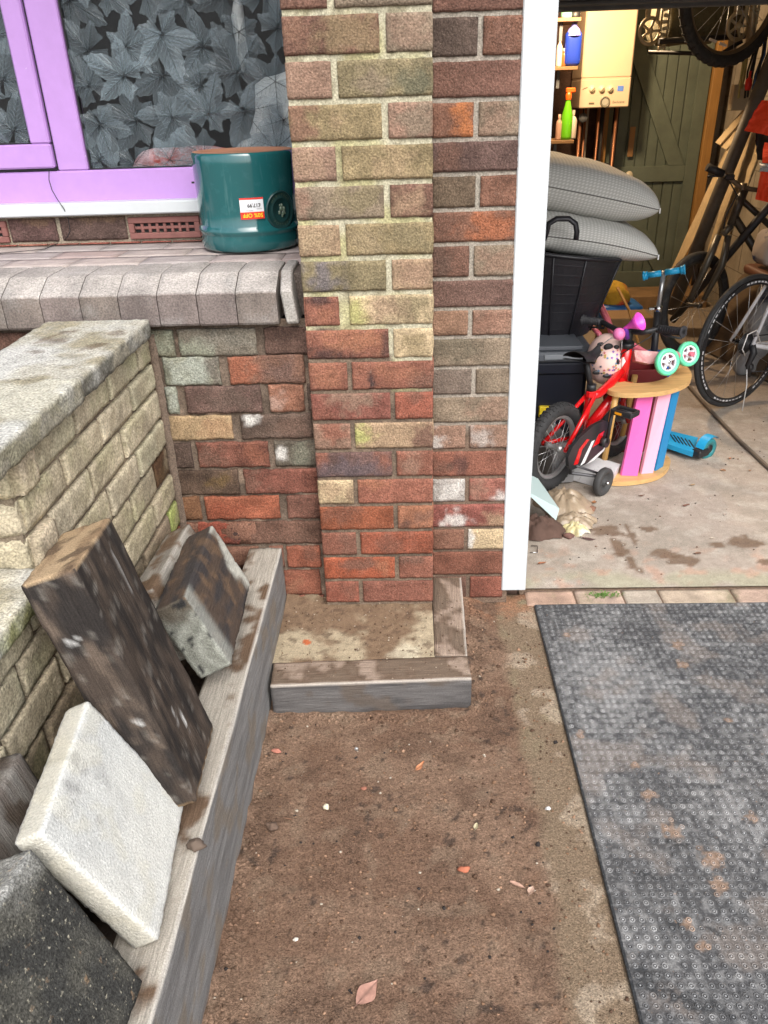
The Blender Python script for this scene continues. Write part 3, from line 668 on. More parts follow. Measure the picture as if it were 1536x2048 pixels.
mb = MB()
for a, b in zz2: mb.bx((dxl, YD-.012, a), (dxr-.09, YD+.011, b), .003)
mb.build('rail', M_sage, idr)
mb = MB(); mb.bx((dxr-.089, YD-.013, dzb), (dxr, YD+.011, dzt), .003); mb.build('stile', M_sage, idr)
def brace(z0_, z1_):
    m_ = MB(); p = [(dxl+.02, z1_), (dxl+.14, z1_), (dxr-.10, z0_), (dxr-.22, z0_)]
    m_.prism([(a, YD+.010, b) for a, b in p], (0, -1, 0), .022); m_.build('brace', M_sage, idr)
brace(zz2[1][1]+.002, zz2[2][0]-.002); brace(zz2[0][1]+.002, zz2[1][0]-.002)
mb = MB(); mb.bx((dxr+.006, YD-.05, 0.02), (dxr+.075, YD+.05, 2.1), .004); mb.bx((dxl-.075, YD-.05, .02), (dxl-.006, YD+.05, 2.1), .004); mb.build('door_frame', M_pine, idr)
mb = MB(); k = W(1257, 352, y=YD-.04); mb.ball((k.x, YD-.05, k.z), .03, 8, sc=(1, .6, 1.2)); mb.build('knob', mat('ceramic', (.55, .5, .38), rough=.3), idr)
mb = MB(); mb.bx((k.x-.02, YD-.018, k.z+.13), (k.x+.02, YD-.0125, k.z+.33)); mb.build('latch_plate', mat('old_pine', (.30, .16, .06), rough=.6), idr)
st = MB(); st.bx((dxl-.1, 6.0, .0), (dxr+.1, YD-.055, W(1300, 592, y=6.0).z), .006); st.build('door_step', mat('worn_step', (.26, .16, .075), rough=.8, var=(8, .7, 1.2), bumps=[(50, .4, .003)]), house)
# ------------------------------------------------------------------ boiler
M_cream = mat('cream_enamel', (.66, .52, .36), rough=.38, var=(6, .96, 1.03))
YBO = 6.0; bl = W(1158, 217, y=YBO); br = W(1257, 212, y=YBO); tl_ = W(1168, 25, y=YBO)
bo = thing('boiler', 'cream wall hung gas boiler with three knobs and a dial', 'boiler', ((bl.x+br.x)/2, YBO, bl.z))
bxl, bxr, bz = bl.x, br.x, bl.z; bh = .75
mb = MB(); zp = W(1200, 157, y=YBO).z
mb.bx((bxl, YBO, zp+.002), (bxr, YBO+.34, bz+bh), .008); mb.bx((bxl+.002, YBO+.004, zp-.004), (bxr-.002, YBO+.33, zp+.004), .001, (.3, .25, .15)); mb.build('casing', M_cream, bo)
mb = MB(); mb.bx((bxl, YBO, bz), (bxr, YBO+.34, zp-.003), .006); pan = mb.build('control_panel', M_cream, bo)
for px in (1184, 1203, 1220):
    c = W(px, 178, y=YBO); mb = MB(); mb.lathe([(0, .018), (.018, .018), (.02, .003), (.024, 0)], (c.x, YBO, c.z), (0, -1, 0), 20); mb.box((c.x, YBO-.021, c.z), (.034, .008, .008), Matrix.Rotation(R(-45), 3, 'Y'), .002)
    mb.build('knob', mat('knob_cream', (.72, .62, .42), rough=.35) if px == 1184 else bpy.data.materials['knob_cream'], bo)
c = W(1210, 204, y=YBO); mb = MB(); mb.lathe([(0, .004), (.026, .004), (.027, .009), (.033, .009), (.035, 0)], (c.x, YBO, c.z), (0, -1, 0), 28); mb.build('pressure_dial', mat('dial', (.20, .18, .13), rough=.25), bo)
mb = MB(); mb.lathe([(0, .0055), (.022, .0055)], (c.x, YBO, c.z), (0, -1, 0), 20); mb.box((c.x, YBO-.007, c.z-.008), (.003, .001, .02), None, .0003, (.1, .1, .1)); mb.build('dial_face', mat('dial_face', (.42, .40, .32), rough=.3, attr=False), bo)
c = W(1241, 177, y=YBO); mb = MB(); mb.bx((c.x-.02, YBO-.002, c.z-.016), (c.x+.02, YBO+.001, c.z+.016), .0005); mb.build('blue_display', mat('blue_label', (.12, .25, .75), rough=.4), bo)
def text(s, size, loc, rotm, material, parent, name='lettering', ext=.0004, align='CENTER', font_shear=0, bold=False):
    cu = bpy.data.curves.new(name, 'FONT'); cu.body = s; cu.size = size; cu.extrude = ext; cu.align_x = align; cu.align_y = 'CENTER'; cu.resolution_u = 3
    if bold: cu.offset = size*.018
    ob = bpy.data.objects.new(name, cu); COL.objects.link(ob); me = bpy.data.meshes.new_from_object(ob); bpy.data.objects.remove(ob)
    o = bpy.data.objects.new(name, me); COL.objects.link(o); me.materials.clear(); me.materials.append(material)
    M4 = rotm.to_4x4(); M4.translation = Vector(loc)
    me.transform(Matrix.Translation(-ORG[parent.name]) @ M4); ORG[o.name] = ORG[parent.name]; o.parent = parent
    return o
RF = Matrix(((1, 0, 0), (0, 0, -1), (0, 1, 0)))     # text lying in xy -> facing -y, upright
M_ink = mat('ink', (.03, .025, .02), rough=.5)
c = W(1183, 207, y=YBO); mb = MB(); mb.bx((c.x-.018, YBO-.0015, c.z-.006), (c.x+.018, YBO+.001, c.z+.006), .0004); mb.build('badge', mat('badge_brown', (.15, .12, .07), rough=.4), bo)
c = W(1237, 204, y=YBO); text('Exclusive', .022, (c.x, YBO-.0005, c.z), RF, M_ink, bo)
c = W(1170, 177, y=YBO); mb = MB(); mb.tube([(c.x-.016, YBO-.001, c.z-.006), (c.x-.004, YBO-.001, c.z), (c.x+.016, YBO-.001, c.z+.006)], .002, 5); mb.build('control_mark', M_ink, bo)
# flue wall patch above the door, pipes below the boiler
mb = MB(); mb.bx((br.x+.02, YBW-.06, 1.62), (XRW, YBW-.0, 2.3)); mb.build('garage_upper_wall', M_block, house)
M_cop = mat('copper_pipe', (.28, .12, .06), rough=.4, metal=.6); M_pipew = mat('white_pipe', (.45, .40, .32), rough=.5); M_pipek = mat('lagged_pipe', (.02, .018, .018), rough=.9)
pip = thing('boiler_pipework', 'copper, white and lagged pipes hanging below the cream boiler', 'pipes', (bxl+.2, YBO+.2, 0))
for i, (fx, rr_, mt, zb_) in enumerate(((.12, .012, M_cop, .3), (.28, .009, M_cop, .5), (.36, .018, M_pipew, .95), (.5, .008, M_cop, .4), (.62, .02, M_pipek, .4), (.74, .009, M_cop, .6), (.86, .011, M_cop, .3), (.93, .022, M_pipek, .8))):
    x = bxl+(bxr-bxl)*fx; y = YBO+.12+.1*(i % 3); m_ = MB(); m_.tube([(x, y, bz+.02), (x, y, zb_+.1), (x+.01, y, zb_)], rr_, 8); m_.build('pipe', mt, pip)
mb = MB(); mb.bx((bxl+.14, YBO+.1, bz-.5), (bxl+.28, YBO+.2, bz-.36), .01); mb.build('pump', M_pipek, pip); mb = MB(); mb.lathe([(0, .03), (.03, .028), (.03, 0)], (bxl+.05, YBO+.1, bz-.06), (0, -1, 0), 12); mb.build('gauge', M_grey, pip)
# ------------------------------------------------------------------ shelves with bottles, left of the boiler
M_shelf = mat('shelf_wood', (.20, .11, .045), rough=.7, var=(1, .7, 1.2, (8, 90, 90)))
YS = 5.6
def shelf(px, py, lab, d=.3, yy=YS):
    c = W(px, py, y=yy); s_ = thing('wall_shelf', lab, 'shelf', (c.x-.2, yy+.1, c.z-.02), 'shelves on the garage side wall')
    m_ = MB(); m_.bx((.205, yy, c.z-.02), (c.x, yy+d, c.z), .002); m_.build('shelf_board', M_shelf, s_)
    m_ = MB(); m_.bx((c.x-.12, yy+.05, c.z-.12), (c.x-.1, yy+.07, c.z-.021), .001); m_.build('bracket', M_grey, s_); return c
s1 = shelf(1163, 34, 'top wooden shelf beside the boiler, just under the raised door')
s2 = shelf(1156, 132, 'middle wooden shelf carrying the blue bottle beside the boiler')
s3 = shelf(1148, 280, 'lowest wooden shelf carrying the green spray bottle')
def bottle(name, px, py, h, r, c, lab, y=YS+.06, cap=None, sh=.8, zbase=None):
    p = W(px, py, y=y); z = zbase if zbase is not None else p.z; t_ = thing(name, lab, 'bottle', (p.x, y, z))
    m_ = MB(); m_.lathe([(0, .001), (r*.95, .001), (r, .008), (r, h*sh*.8), (r*.75, h*sh*.93), (r*.4, h*sh), (r*.38, h*sh+.01)], (p.x, y, z), n=20); m_.build('bottle_body', c, t_)
    m_ = MB(); m_.lathe([(r*.45, h*sh+.004), (r*.45, h), (0, h)], (p.x, y, z), n=16); m_.build('cap', cap or c, t_); return t_
M_blue = mat('blue_plastic', (.012, .035, .30), rough=.3); M_gr2 = mat('lime_plastic', (.13, .48, .01), rough=.35); M_orc = mat('orange_plastic', (.8, .12, .01), rough=.4); M_wh2 = mat('label_white', (.6, .5, .4), rough=.6)
M_lil = mat('lilac_cap', (.2, .2, .6), rough=.4)
zs = s2.z
t_ = thing('blue_bottle', 'large blue plastic bottle with a lilac handle on the middle shelf', 'bottle', (W(1144, 131, y=YS+.06).x, YS+.06, zs))
pb = Vector((W(1143, 131, y=YS+.06).x, YS+.06, zs)); m_ = MB()
m_.rbox((pb.x-.052, pb.y-.03, pb.z+.001), X, Y, Z, (.104, .07, .19), .025, .02); m_.build('bottle_body', M_blue, t_)
m_ = MB(); m_.lathe([(.048, .165), (.035, .2), (.018, .215), (.018, .235), (0, .235)], pb, n=16); m_.build('cap', M_lil, t_)
bottle('spice_bottle', 1117, 130, .16, .018, M_wh2, 'narrow pale bottle at the left end of the middle shelf', zbase=zs)
bottle('small_jar', 1127, 131, .10, .016, mat('amber_glass', (.25, .09, .02), rough=.3), 'small amber jar with a pale lid left of the blue bottle', cap=M_wh2, zbase=zs)
bottle('paste_tub', 1133, 33, .05, .035, mat('mint_lid', (.15, .35, .25), rough=.5), 'mint green lidded tub on the top shelf', zbase=s1.z)
bottle('black_tin', 1150, 33, .05, .032, M_seal, 'black tin on the top shelf beside the boiler', zbase=s1.z)
zs = s3.z
t_ = thing('spray_bottle', 'lime green bottle with an orange spray head on the lowest shelf', 'bottle', (W(1131, 279, y=YS+.06).x, YS+.06, zs)); pb = Vector((W(1131, 279, y=YS+.06).x, YS+.06, zs))
m_ = MB(); m_.lathe([(0, .001), (.034, .001), (.036, .02), (.036, .14), (.02, .20), (.013, .235)], pb, n=20); m_.build('bottle_body', M_gr2, t_)
m_ = MB(); m_.lathe([(.018, .232), (.02, .255), (.016, .275), (0, .28)], pb, n=14); m_.box(pb+Vector((.01, 0, .285)), (.06, .03, .03), None, .006); m_.build('spray_head', M_orc, t_)
bottle('pale_carton', 1142, 279, .17, .03, M_wh2, 'pale squat container behind the green spray bottle', y=YS+.15, zbase=zs)
bottle('tan_pot', 1116, 279, .15, .02, mat('tan_plastic', (.42, .25, .18), rough=.6), 'tan pot at the left end of the lowest shelf', zbase=zs)

# ------------------------------------------------------------------ the garage lamp: a bare warm bulb on a pendant behind the raised door
lt = thing('ceiling_lamp', 'bare warm bulb hanging from the garage ceiling behind the raised door', 'lamp', (1.02, 5.25, 2.1))
mb = MB(); mb.tube([(1.02, 5.25, 2.30), (1.02, 5.25, 2.17)], .004, 6); mb.lathe([(.02, .03), (.02, .07), (.008, .075)], (1.02, 5.25, 2.1), n=14); mb.build('lamp_flex', M_white, lt)
M_bulb = bpy.data.materials.new('lit_bulb'); M_bulb.use_nodes = True; b_ = M_bulb.node_tree.nodes['Principled BSDF']; b_.inputs['Emission Color'].default_value = (1, .72, .4, 1); b_.inputs['Emission Strength'].default_value = 8
mb = MB(); mb.ball((1.02, 5.25, 2.1), .03, 10); mb.build('bulb', M_bulb, lt)
pl_ = bpy.data.lights.new('bulb_light', 'POINT'); pl_.energy = 48; pl_.color = (1, .71, .43); pl_.shadow_soft_size = .06; po = bpy.data.objects.new('bulb_light', pl_); COL.objects.link(po); po.location = (1.02, 5.25, 2.04)
# ------------------------------------------------------------------ garden wall
XG, XC_ = -.70, -.668
gwall = thing('garden_wall', 'low garden wall of buff split stone with weathered grey coping stones', 'garden wall', (-.81, 1.2, 0))
BUFS = [(.49, .425, .30), (.46, .405, .285), (.52, .455, .33), (.45, .41, .29), (.49, .415, .305)]
ALG = (.27, .30, .12)
zl = [.955, .872, .797, .712, .627, .542, .457, .372, .287, .202, .117]
jr = [[(269.5, 714), (211, 765), (139, 814), (56, 920)], [(258, 793), (197, 852), (122, 932), (35, 1010)], [(244, 885), (180, 955), (94, 1032)], [(272, 920), (216, 995)], [(309, 955), (262, 1010)]]
mb = MB(); mo = MB(); yend = 1.20
for k in range(10):
    z1, z0 = zl[k], zl[k+1]
    if k < 5: js = [2.022]+[W(a, b, x=XG).y for a, b in jr[k]]
    else: js = [2.022, 1.93-.1*(k % 2)]
    while js[-1] > (yend if z1 > .72 else .25)+.26: js.append(js[-1]-random.uniform(.2, .235))
    js.append(yend if z1 > .72 else .2)
    for q in range(len(js)-1):
        c = random.choice(BUFS); pa = [(random.random(), random.random(), .4, .5, ALG, .25 if random.random() < .4 else .06), (random.random(), .5, .3, .5, (.30, .25, .17), .5)]
        if z0 < .6: c = mixc(c, (.30, .25, .17), .35)
        if k == 4 and q == 0: c = (.10, .055, .03)
        if k >= 6: c = mixc(c, (.17, .12, .08), .6)
        if k == 6 and q == 0: c = (.32, .36, .12)
        if k == 7: c = (.16, .06, .035)
        off = random.uniform(0, .008)
        if q == len(js)-2 and z1 > .72 and k % 2 == 0: off += .012
        a, b = js[q+1]+.011, js[q]-.0
        if b-a < .02: continue
        brick(mb, (XG+off, 0, 0), Y, Z, X, a, b, z0+.011, z1, c, pa, rough=.0022, r=.0035, seed=k*7+q, res=.0085 if js[q] > .7 else .03, blotch=.22, depth=.04, jit=.0018)
# end of the high part, facing the camera
for k in range(3):
    z1, z0 = zl[k], zl[k+1]
    for a in ([-.93, -.80] if k % 2 else [-.93]):
        b = -.703 if (k % 2 == 0 or a == -.80) else -.81
        brick(mb, (0, yend-.004, 0), X, Z, -Y, a, b, z0+.009, z1, random.choice(BUFS), [], rough=.007, r=.01, seed=k, res=.012, depth=.04)
mb.build('wall_stone', M_stone, gwall)
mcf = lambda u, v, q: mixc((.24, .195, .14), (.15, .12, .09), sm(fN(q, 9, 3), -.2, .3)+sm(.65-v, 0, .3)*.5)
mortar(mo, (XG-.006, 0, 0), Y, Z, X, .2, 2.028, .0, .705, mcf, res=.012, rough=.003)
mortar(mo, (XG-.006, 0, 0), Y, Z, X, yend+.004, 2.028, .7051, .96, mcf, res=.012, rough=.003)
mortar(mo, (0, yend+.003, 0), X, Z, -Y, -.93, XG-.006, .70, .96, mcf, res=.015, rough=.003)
mo.build('wall_mortar', M_mortar, gwall)
mo = MB(); mo.bx((-.935, .2, 0), (XG-.02, yend+.02, .702)); mo.bx((-.935, yend+.02, 0), (XG-.02, 2.0, .955)); mo.build('wall_core', M_mortar, gwall)
def coping(y0, y1, z0, z1, xf, xb, wide=0, cdark=(.15, .145, .12), light=(.43, .41, .345), nm='coping_stone', tiltx=0):
    def disp(l, n):
        e = fN((l.x*1.0+y0, l.y, l.z), 28, 3)*.0045*abs(n.x)+fN((l.x, l.y+y0, l.z), 70, 3)*.0022
        return e
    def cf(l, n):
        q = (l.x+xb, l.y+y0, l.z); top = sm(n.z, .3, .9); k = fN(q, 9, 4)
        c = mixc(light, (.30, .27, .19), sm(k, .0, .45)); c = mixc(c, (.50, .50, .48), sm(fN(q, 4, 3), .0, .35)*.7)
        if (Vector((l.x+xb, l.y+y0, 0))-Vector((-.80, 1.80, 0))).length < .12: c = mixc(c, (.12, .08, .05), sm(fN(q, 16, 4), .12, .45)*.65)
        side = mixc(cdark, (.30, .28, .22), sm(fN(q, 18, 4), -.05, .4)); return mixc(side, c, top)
    m_ = MB(); m_.rbox((xb, y0, z0), X, Y, Z, (xf-xb, y1-y0, z1-z0), .007, .011, disp, cf)
    return m_.build(nm, M_cope_edge, gwall)
coping(1.492, 1.985, .957, 1.004, XC_, -.94); coping(1.10, 1.489, .960, 1.010, XC_+.008, -.945, light=(.46, .44, .36), cdark=(.26, .245, .175))
coping(.72, 1.195, .703, .745, XC_+.004, -.93, light=(.50, .455, .34), cdark=(.27, .27, .13)); coping(.2, .717, .703, .744, XC_, -.93, light=(.47, .43, .33), cdark=(.25, .23, .15))
# soil of the narrow bed
sb = MB(); M_soil = mat('dark_soil', (.045, .03, .02), rough=1, var=(40, .5, 1.5), bumps=[(120, .9, .006)])
sb.grid(24, 150, lambda i, j: Vector((-.705+.225*i/24, .2+1.83*j/150, .17+fN((i*.01, j*.012, 0), 9, 4)*.035)), None, True); sb.build('bed_soil', M_soil, kind='structure')

# ------------------------------------------------------------------ timbers
def timber(name, lab, cat, O, A, B, C, d, mt, group=None, r=.004, step=.012, amp=.0012, ctint=None, grain_axis=None):
    """own rotated object so that the grain follows the piece"""
    A = Vector(A).normalized(); B = Vector(B).normalized(); B = (B-A*A.dot(B)).normalized(); C0 = A.cross(B); s_ = 1 if C0.dot(Vector(C)) > 0 else -1; Cc = C0*s_
    O = Vector(O)
    if s_ < 0: O = O+Cc*d[2]; Cc = C0      # keep right handed: start from the other face
    Rm = Matrix((A, B, Cc)).transposed()
    m_ = MB()
    def disp(l, n): 
        q = Vector(l); 
        if grain_axis is not None: q[grain_axis] *= .12
        return fN(q+O*3, 90, 3)*amp + N(q+O, 18)*amp*.9
    m_.rbox((0, 0, 0), X, Y, Z, d, r, step, disp, (lambda l, n: ctint(l, n)) if ctint else None)
    o = m_.build(name, mt, None, lab, cat, group, origin=(0, 0, 0)); M4 = Rm.to_4x4(); M4.translation = O; o.matrix_world = M4; ORG[o.name] = O
    return o
def wcol(a, b, c, base_fn=None, ga=1, seed=0):
    def f(l, n):
        q = Vector(l); q2 = Vector(l); q2[ga] *= .10
        k = fN(q2+Vector((seed, 0, 0)), 30, 4); col = mixc(a, b, sm(k, -.2, .3)); col = mixc(col, c, sm(fN(q+Vector((0, seed, 0)), 11, 4), .08, .4))
        if base_fn: col = base_fn(col, l, n)
        return col
    return f
def M_wood(name, ax): 
    st = [260, 260, 260]; st[ax] = 14; st2 = [90, 90, 90]; st2[ax] = 5
    return mat(name, attr=True, rough=.88, spec=.18, grain=(420, .75, 1.2), var=(1, .68, 1.2, tuple(st)), tints=[(1, .58, .78, (.03, .025, .022), .28, tuple(st2))], bumps=[(1, 1.0, .003, tuple(st)), (90, .4, .002)])
MW0, MW1, MW2 = M_wood('weathered_wood_a', 0), M_wood('weathered_wood_b', 1), M_wood('weathered_wood_c', 2)
slp = thing('sleeper', 'long grey weathered timber sleeper edging the earth on the left', 'sleeper', (-.447, 1.1, 0))
def slc(col, l, n):
    if n.z > .5:
        q = Vector(l); dirt = sm(fN(q, 5, 4)+.35*fN(q, 30, 3)+.25*sm(l.y, .8, 1.2)-.1, -.12, .22); col = mixc((.36, .33, .28), (.13, .085, .055), dirt)
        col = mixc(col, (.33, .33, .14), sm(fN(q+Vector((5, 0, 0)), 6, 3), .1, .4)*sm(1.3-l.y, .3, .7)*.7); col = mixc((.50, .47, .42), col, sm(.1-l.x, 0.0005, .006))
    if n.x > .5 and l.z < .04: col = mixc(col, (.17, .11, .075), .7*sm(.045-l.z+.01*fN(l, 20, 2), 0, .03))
    return col
m_ = MB(); fc = wcol((.235, .232, .226), (.185, .182, .178), (.215, .19, .16), slc, 1)
m_.rbox((-.497, .25, -.02), X, Y, Z, (.10, 1.776, .307), .004, .0095, lambda l, n: fN((l.x, l.y*.1, l.z), 80, 3)*.0016+N((l.x, l.y*.5, l.z), 9)*.0025*(l.x > .05), fc)
m_.build('sleeper_beam', MW1, slp)
# plinth: concrete slab boxed in by two timbers
pl = thing('pier_plinth', 'shallow plinth of dirty concrete boxed in by grey timber round the pier foot', 'plinth', (-.12, 1.8, 0))
M_plinth = mat('dirty_concrete', attr=True, rough=.95, spec=.15, grain=(380, .7, 1.25), var=(50, .75, 1.2), bumps=[(250, .7, .003), (40, .5, .005)])
def plc(i, j):
    x, y = -.396+.456*i/76, 1.705+.33*j/55; q = (x, y, 0)
    c = mixc((.185, .125, .08), (.36, .30, .205), sm(fN(q, 7, 4)+.5*math.exp(-((x+.03)**2+(y-1.76)**2)/.006)-.25*sm(y, 1.85, 2.0)-.2*sm(-.25-x, 0, .1), -.12, .35))
    c = mixc(c, (.52, .47, .35), sm(math.exp(-((x+.02)**2+(y-1.74)**2)/.004)+.5*fN(q, 22, 4), .35, .9)*.7)
    c = mixc(c, (.10, .065, .045), sm(fN(q, 34, 3), .3, .5)*.6)
    if math.hypot(x+.31, y-1.80) < .012: c = (.42, .12, .05)
    return c
m_ = MB(); m_.grid(76, 55, lambda i, j: Vector((-.396+.456*i/76, 1.705+.33*j/55, .100+fN((i*.006, j*.006, 0), 10, 5)*.004+.012*sm(j/55, .8, 1)*(.5+fN((i*.006, 3, 0), 20, 3)) + .012*sm(1-i/76, .9, 1)*sm(j/55, .5, 1))), plc, True)
m_.build('plinth_slab', M_plinth, pl)
def dtop(col, l, n, seed=0):
    if n.z > .5:
        q = Vector(l)+Vector((seed, 0, 0)); col = mixc((.16, .118, .086), (.12, .08, .055), sm(fN(q, 12, 4), -.2, .3)); col = mixc(col, (.36, .28, .22), sm(fN(q, 12, 5), .08, .42)*.75)
    return col
def timberw(nm, O, dirx, L, wdt, h, seed):
    A = Vector(dirx).normalized(); B = Z.cross(A); m2 = MB()
    def cf(l, n):
        col = wcol((.135, .128, .125), (.08, .076, .075), (.12, .10, .085), None, 0, seed)(l, n); col = dtop(col, l, n, seed)
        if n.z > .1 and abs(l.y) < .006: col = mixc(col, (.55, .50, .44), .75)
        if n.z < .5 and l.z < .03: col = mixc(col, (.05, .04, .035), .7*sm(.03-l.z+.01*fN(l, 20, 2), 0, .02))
        return col
    m2.rbox((0, 0, 0), X, Y, Z, (L, wdt, h), .003, .009, lambda l, n: fN((l.x*.12+seed, l.y, l.z), 85, 3)*.0016, cf)
    Rm = Matrix((A, B, Z)).transposed().to_4x4(); Rm.translation = Vector(O)-ORG[pl.name]
    o = m2.build(nm, MW0, None, origin=(0, 0, 0)); o.parent = pl; o.matrix_local = Rm; ORG[o.name] = Vector(O); return o
fl, frr = W(547, 1372, z=.104), W(944, 1357, z=.104)
tf = timberw('front_timber', (fl.x-.01, fl.y, -.015), (frr-fl), (frr-fl).length+.01, .098, .119, 1)
u_ = (frr-fl).normalized(); 
p0 = Vector((frr.x, frr.y, 0))+Z.cross(u_)*.0995
tr_ = timberw('side_timber', (p0.x, p0.y, -.015), (0.02, 1, 0), .425, .094, .1175, 5)
nm = MB(); sc_ = W(910, 1389, y=1.628); nm.lathe([(0, .003), (.004, .0028), (.005, .001), (.005, -.002)], sc_, (0, -1, 0), 12); nm.build('screw_head', mat('zinc', (.5, .5, .5), rough=.35, metal=.8), tf)
for o in (bpy.data.objects['screw_head'],):   # child of a placed part: put it back in the world frame
    mi = tf.matrix_local.inverted(); o.matrix_local = mi @ Matrix.Translation(-ORG[pl.name]) @ Matrix.Translation(ORG[tf.name])

# offcuts leaning against the wall and on the sleeper
k1 = 1.49
def big(col, l, n):
    if n.z < -.5 or (n.z > .5): pass
    return col
def t1c(l, n):      # local: x = thickness A, y = width B, z = length C
    q = Vector((l.x, l.y, l.z*.22)); k = fN(q+Vector((4, 0, 0)), 30, 4)
    if abs(n.z) > .7: 
        c = mixc((.40, .29, .175), (.27, .185, .11), sm(fN(Vector((l.x, l.y*.3, 0)), 30, 4), -.1, .4)); return mixc(c, (.09, .06, .04), sm(fN(l, 16, 4)+.5*sm(l.x, .05, .095), .25, .55)*.8)
    c = mixc((.060, .046, .037), (.028, .024, .022), sm(k, -.25, .2)); c = mixc(c, (.17, .13, .10), sm(fN(Vector((l.x, l.y, l.z*.35)), 24, 5), .05, .5)*(.6 if abs(n.y) > .6 else .3)); c = mixc(c, (.26, .24, .21), sm(fN(Vector((l.x+2, l.y, l.z*.5)), 44, 5), .38, .6)*.35)
    for (a, b, z_) in ((.10, .0, .13), (.09, .0, .28), (.0, .05, .36), (.0, .06, .40)):
        pass
    for (fx_, u_, z_, ru, rz, am) in ((1, .062, .125, .012, .006, .9), (1, .03, .31, .006, .009, .7), (0, .11, .40, .005, .022, .9), (0, .08, .37, .004, .016, .8), (1, .05, .26, .005, .004, .5), (0, .16, .10, .003, .05, .35)):
        if (fx_ and abs(n.y) > .6) or (not fx_ and abs(n.x) > .6):
            w_ = l.x if fx_ else l.y; d = math.hypot((w_-u_)/ru, (l.z-z_)/rz)+.8*fN(l, 90, 3); c = mixc(c, (.62, .62, .60), am*(1-sm(d, .6, 1.1)))
    return c
timber('timber_offcut', 'large dark brown sleeper offcut with pale sawn end, leaning across the bed', 'timber', Vector((-.5731, 1.1004, -.6875))*.955+Vector((0, 0, CZ)), (-.9562, -.1263, -.264), (-.0987, .9884, -.1151), (.2755, -.084, -.9576), (.0956, .227, .511), MW2, ctint=lambda l, n: t1c(l, n), r=.004, step=.0085, amp=.0028, grain_axis=2)
k2 = 1.10
def t2c(l, n):
    # x: down the face (A), y: length toward camera (B), z: thickness
    q = Vector((l.x, l.y*.2, l.z))
    if n.y > .6: 
        rr = math.hypot(l.x-.14, l.z+.02)*180; c = mixc((.30, .31, .27), (.20, .205, .175), .5+.5*math.sin(rr+2*fN(l, 20, 2))); c = mixc(c, (.10, .085, .065), sm(.07-l.x+.02*fN(l, 30, 3), 0, .05)); return mixc(c, (.03, .03, .03), sm(fN(l, 34, 3), .42, .5))
    c = mixc((.085, .062, .048), (.05, .045, .045), sm(fN(q, 26, 4), -.2, .3)); c = mixc(c, (.19, .12, .07), sm(fN(Vector((l.x*.6, l.y*.6, l.z)), 24, 4), .1, .45)*.5)
    if abs(n.z) > .6:
        d = l.y+.06*fN(l, 12, 3); c = mixc((.50, .50, .44), c, sm(d, .02, .075)); c = mixc(c, (.30, .31, .28), sm(l.y, .325, .365)*.8)
    return c
timber('timber_offcut', 'short dark timber block with a pale growth ringed end facing out, resting on the sleeper', 'timber', Vector((-.4795, 1.6227, -.894))*k2+Vector((0, 0, CZ)), (.415, -.0548, -.9082), (.0763, -.9926, .0947), (-.9066, -.1086, -.4077), (.1996, .40, .0814), MW1, ctint=t2c, step=.008, amp=.002)
o3 = W(379, 1046, x=-.605)
timber('timber_offcut', 'pale grey timber offcut tucked behind the short dark block', 'timber', o3, (.415, -.0548, -.9082), (.03, -.995, .03), (-.9066, -.1086, -.4077), (.2, .36, .075), MW1, ctint=wcol((.36, .34, .30), (.24, .22, .19), (.15, .10, .065), None, 1, 3), step=.010, amp=.0015)
o4 = W(42, 1504, x=-.655)
timber('timber_offcut', 'small grey cracked timber offcut at the left behind the white slab', 'timber', o4, (.25, -.02, -.95), (.03, -.995, .03), (-.95, -.03, -.25), (.24, .3, .10), MW0, ctint=wcol((.24, .225, .205), (.14, .12, .105), (.09, .07, .055), None, 0, 8), step=.010, amp=.0018)
k3 = 1.2
M_slab = mat('pale_reconstituted_stone', attr=True, rough=.9, spec=.25, grain=(260, .80, 1.14), bumps=[(240, .8, .0035), (60, .3, .003)])
M_slabd = mat('dark_lichened_stone', attr=True, rough=.93, spec=.2, grain=(300, .5, 1.5), var=(90, .6, 1.4), tints=[(130, .60, .68, (.34, .32, .25), .8), (45, .62, .72, (.24, .15, .08), .5)], bumps=[(200, .9, .004)])
def s1c(l, n):
    c = mixc((.60, .60, .56), (.55, .56, .54), .5+fN(l, 6, 3)); c = mixc(c, (.34, .34, .33), sm(fN(Vector((l.x, l.y, 0)), 22, 4), .05, .45)*sm(l.y, .03, .12)*sm(.2-l.x, 0, .16)*sm(.26-l.y, 0, .08)*.75)
    c = mixc(c, (.60, .57, .45), sm(fN(l, 13, 3), .1, .4)*.3)
    if abs(n.z) < .5: c = mixc(c, (.48, .44, .33), .5)
    return c
timber('stone_slab', 'thick pale white stone slab leaning over the sleeper', 'slab', Vector((-.4635, .8372, -.7423))*k3+Vector((0, 0, CZ)), (.3859, .0769, -.9193), (.0932, -.9947, -.0441), (-.9178, -.0686, -.391), (.305, .268, .0485), M_slab, ctint=s1c, r=.006, step=.0075, amp=.0016)
def s2c(l, n):
    c = mixc((.040, .040, .037), (.075, .073, .062), sm(fN(l, 14, 4), -.2, .4)); edge = min(l.x, l.y)
    c = mixc(c, (.30, .30, .28), sm(.04-l.x+.03*fN(l, 16, 4), 0, .035)*.65*sm(.12-l.y, 0, .12)); 
    if n.x < -.5: c = mixc((.34, .34, .32), (.16, .16, .15), sm(fN(l, 14, 4), -.2, .3))
    return c
timber('stone_slab', 'dark lichen speckled stone slab in the bottom left corner', 'slab', (-.54, .725, CZ-.912), (.4104, -.0942, -.9071), (-.0245, -.9954, .0922), (-.9116, -.0156, -.4108), (.295, .34, .07), M_slabd, ctint=s2c, r=.006, step=.010, amp=.002)
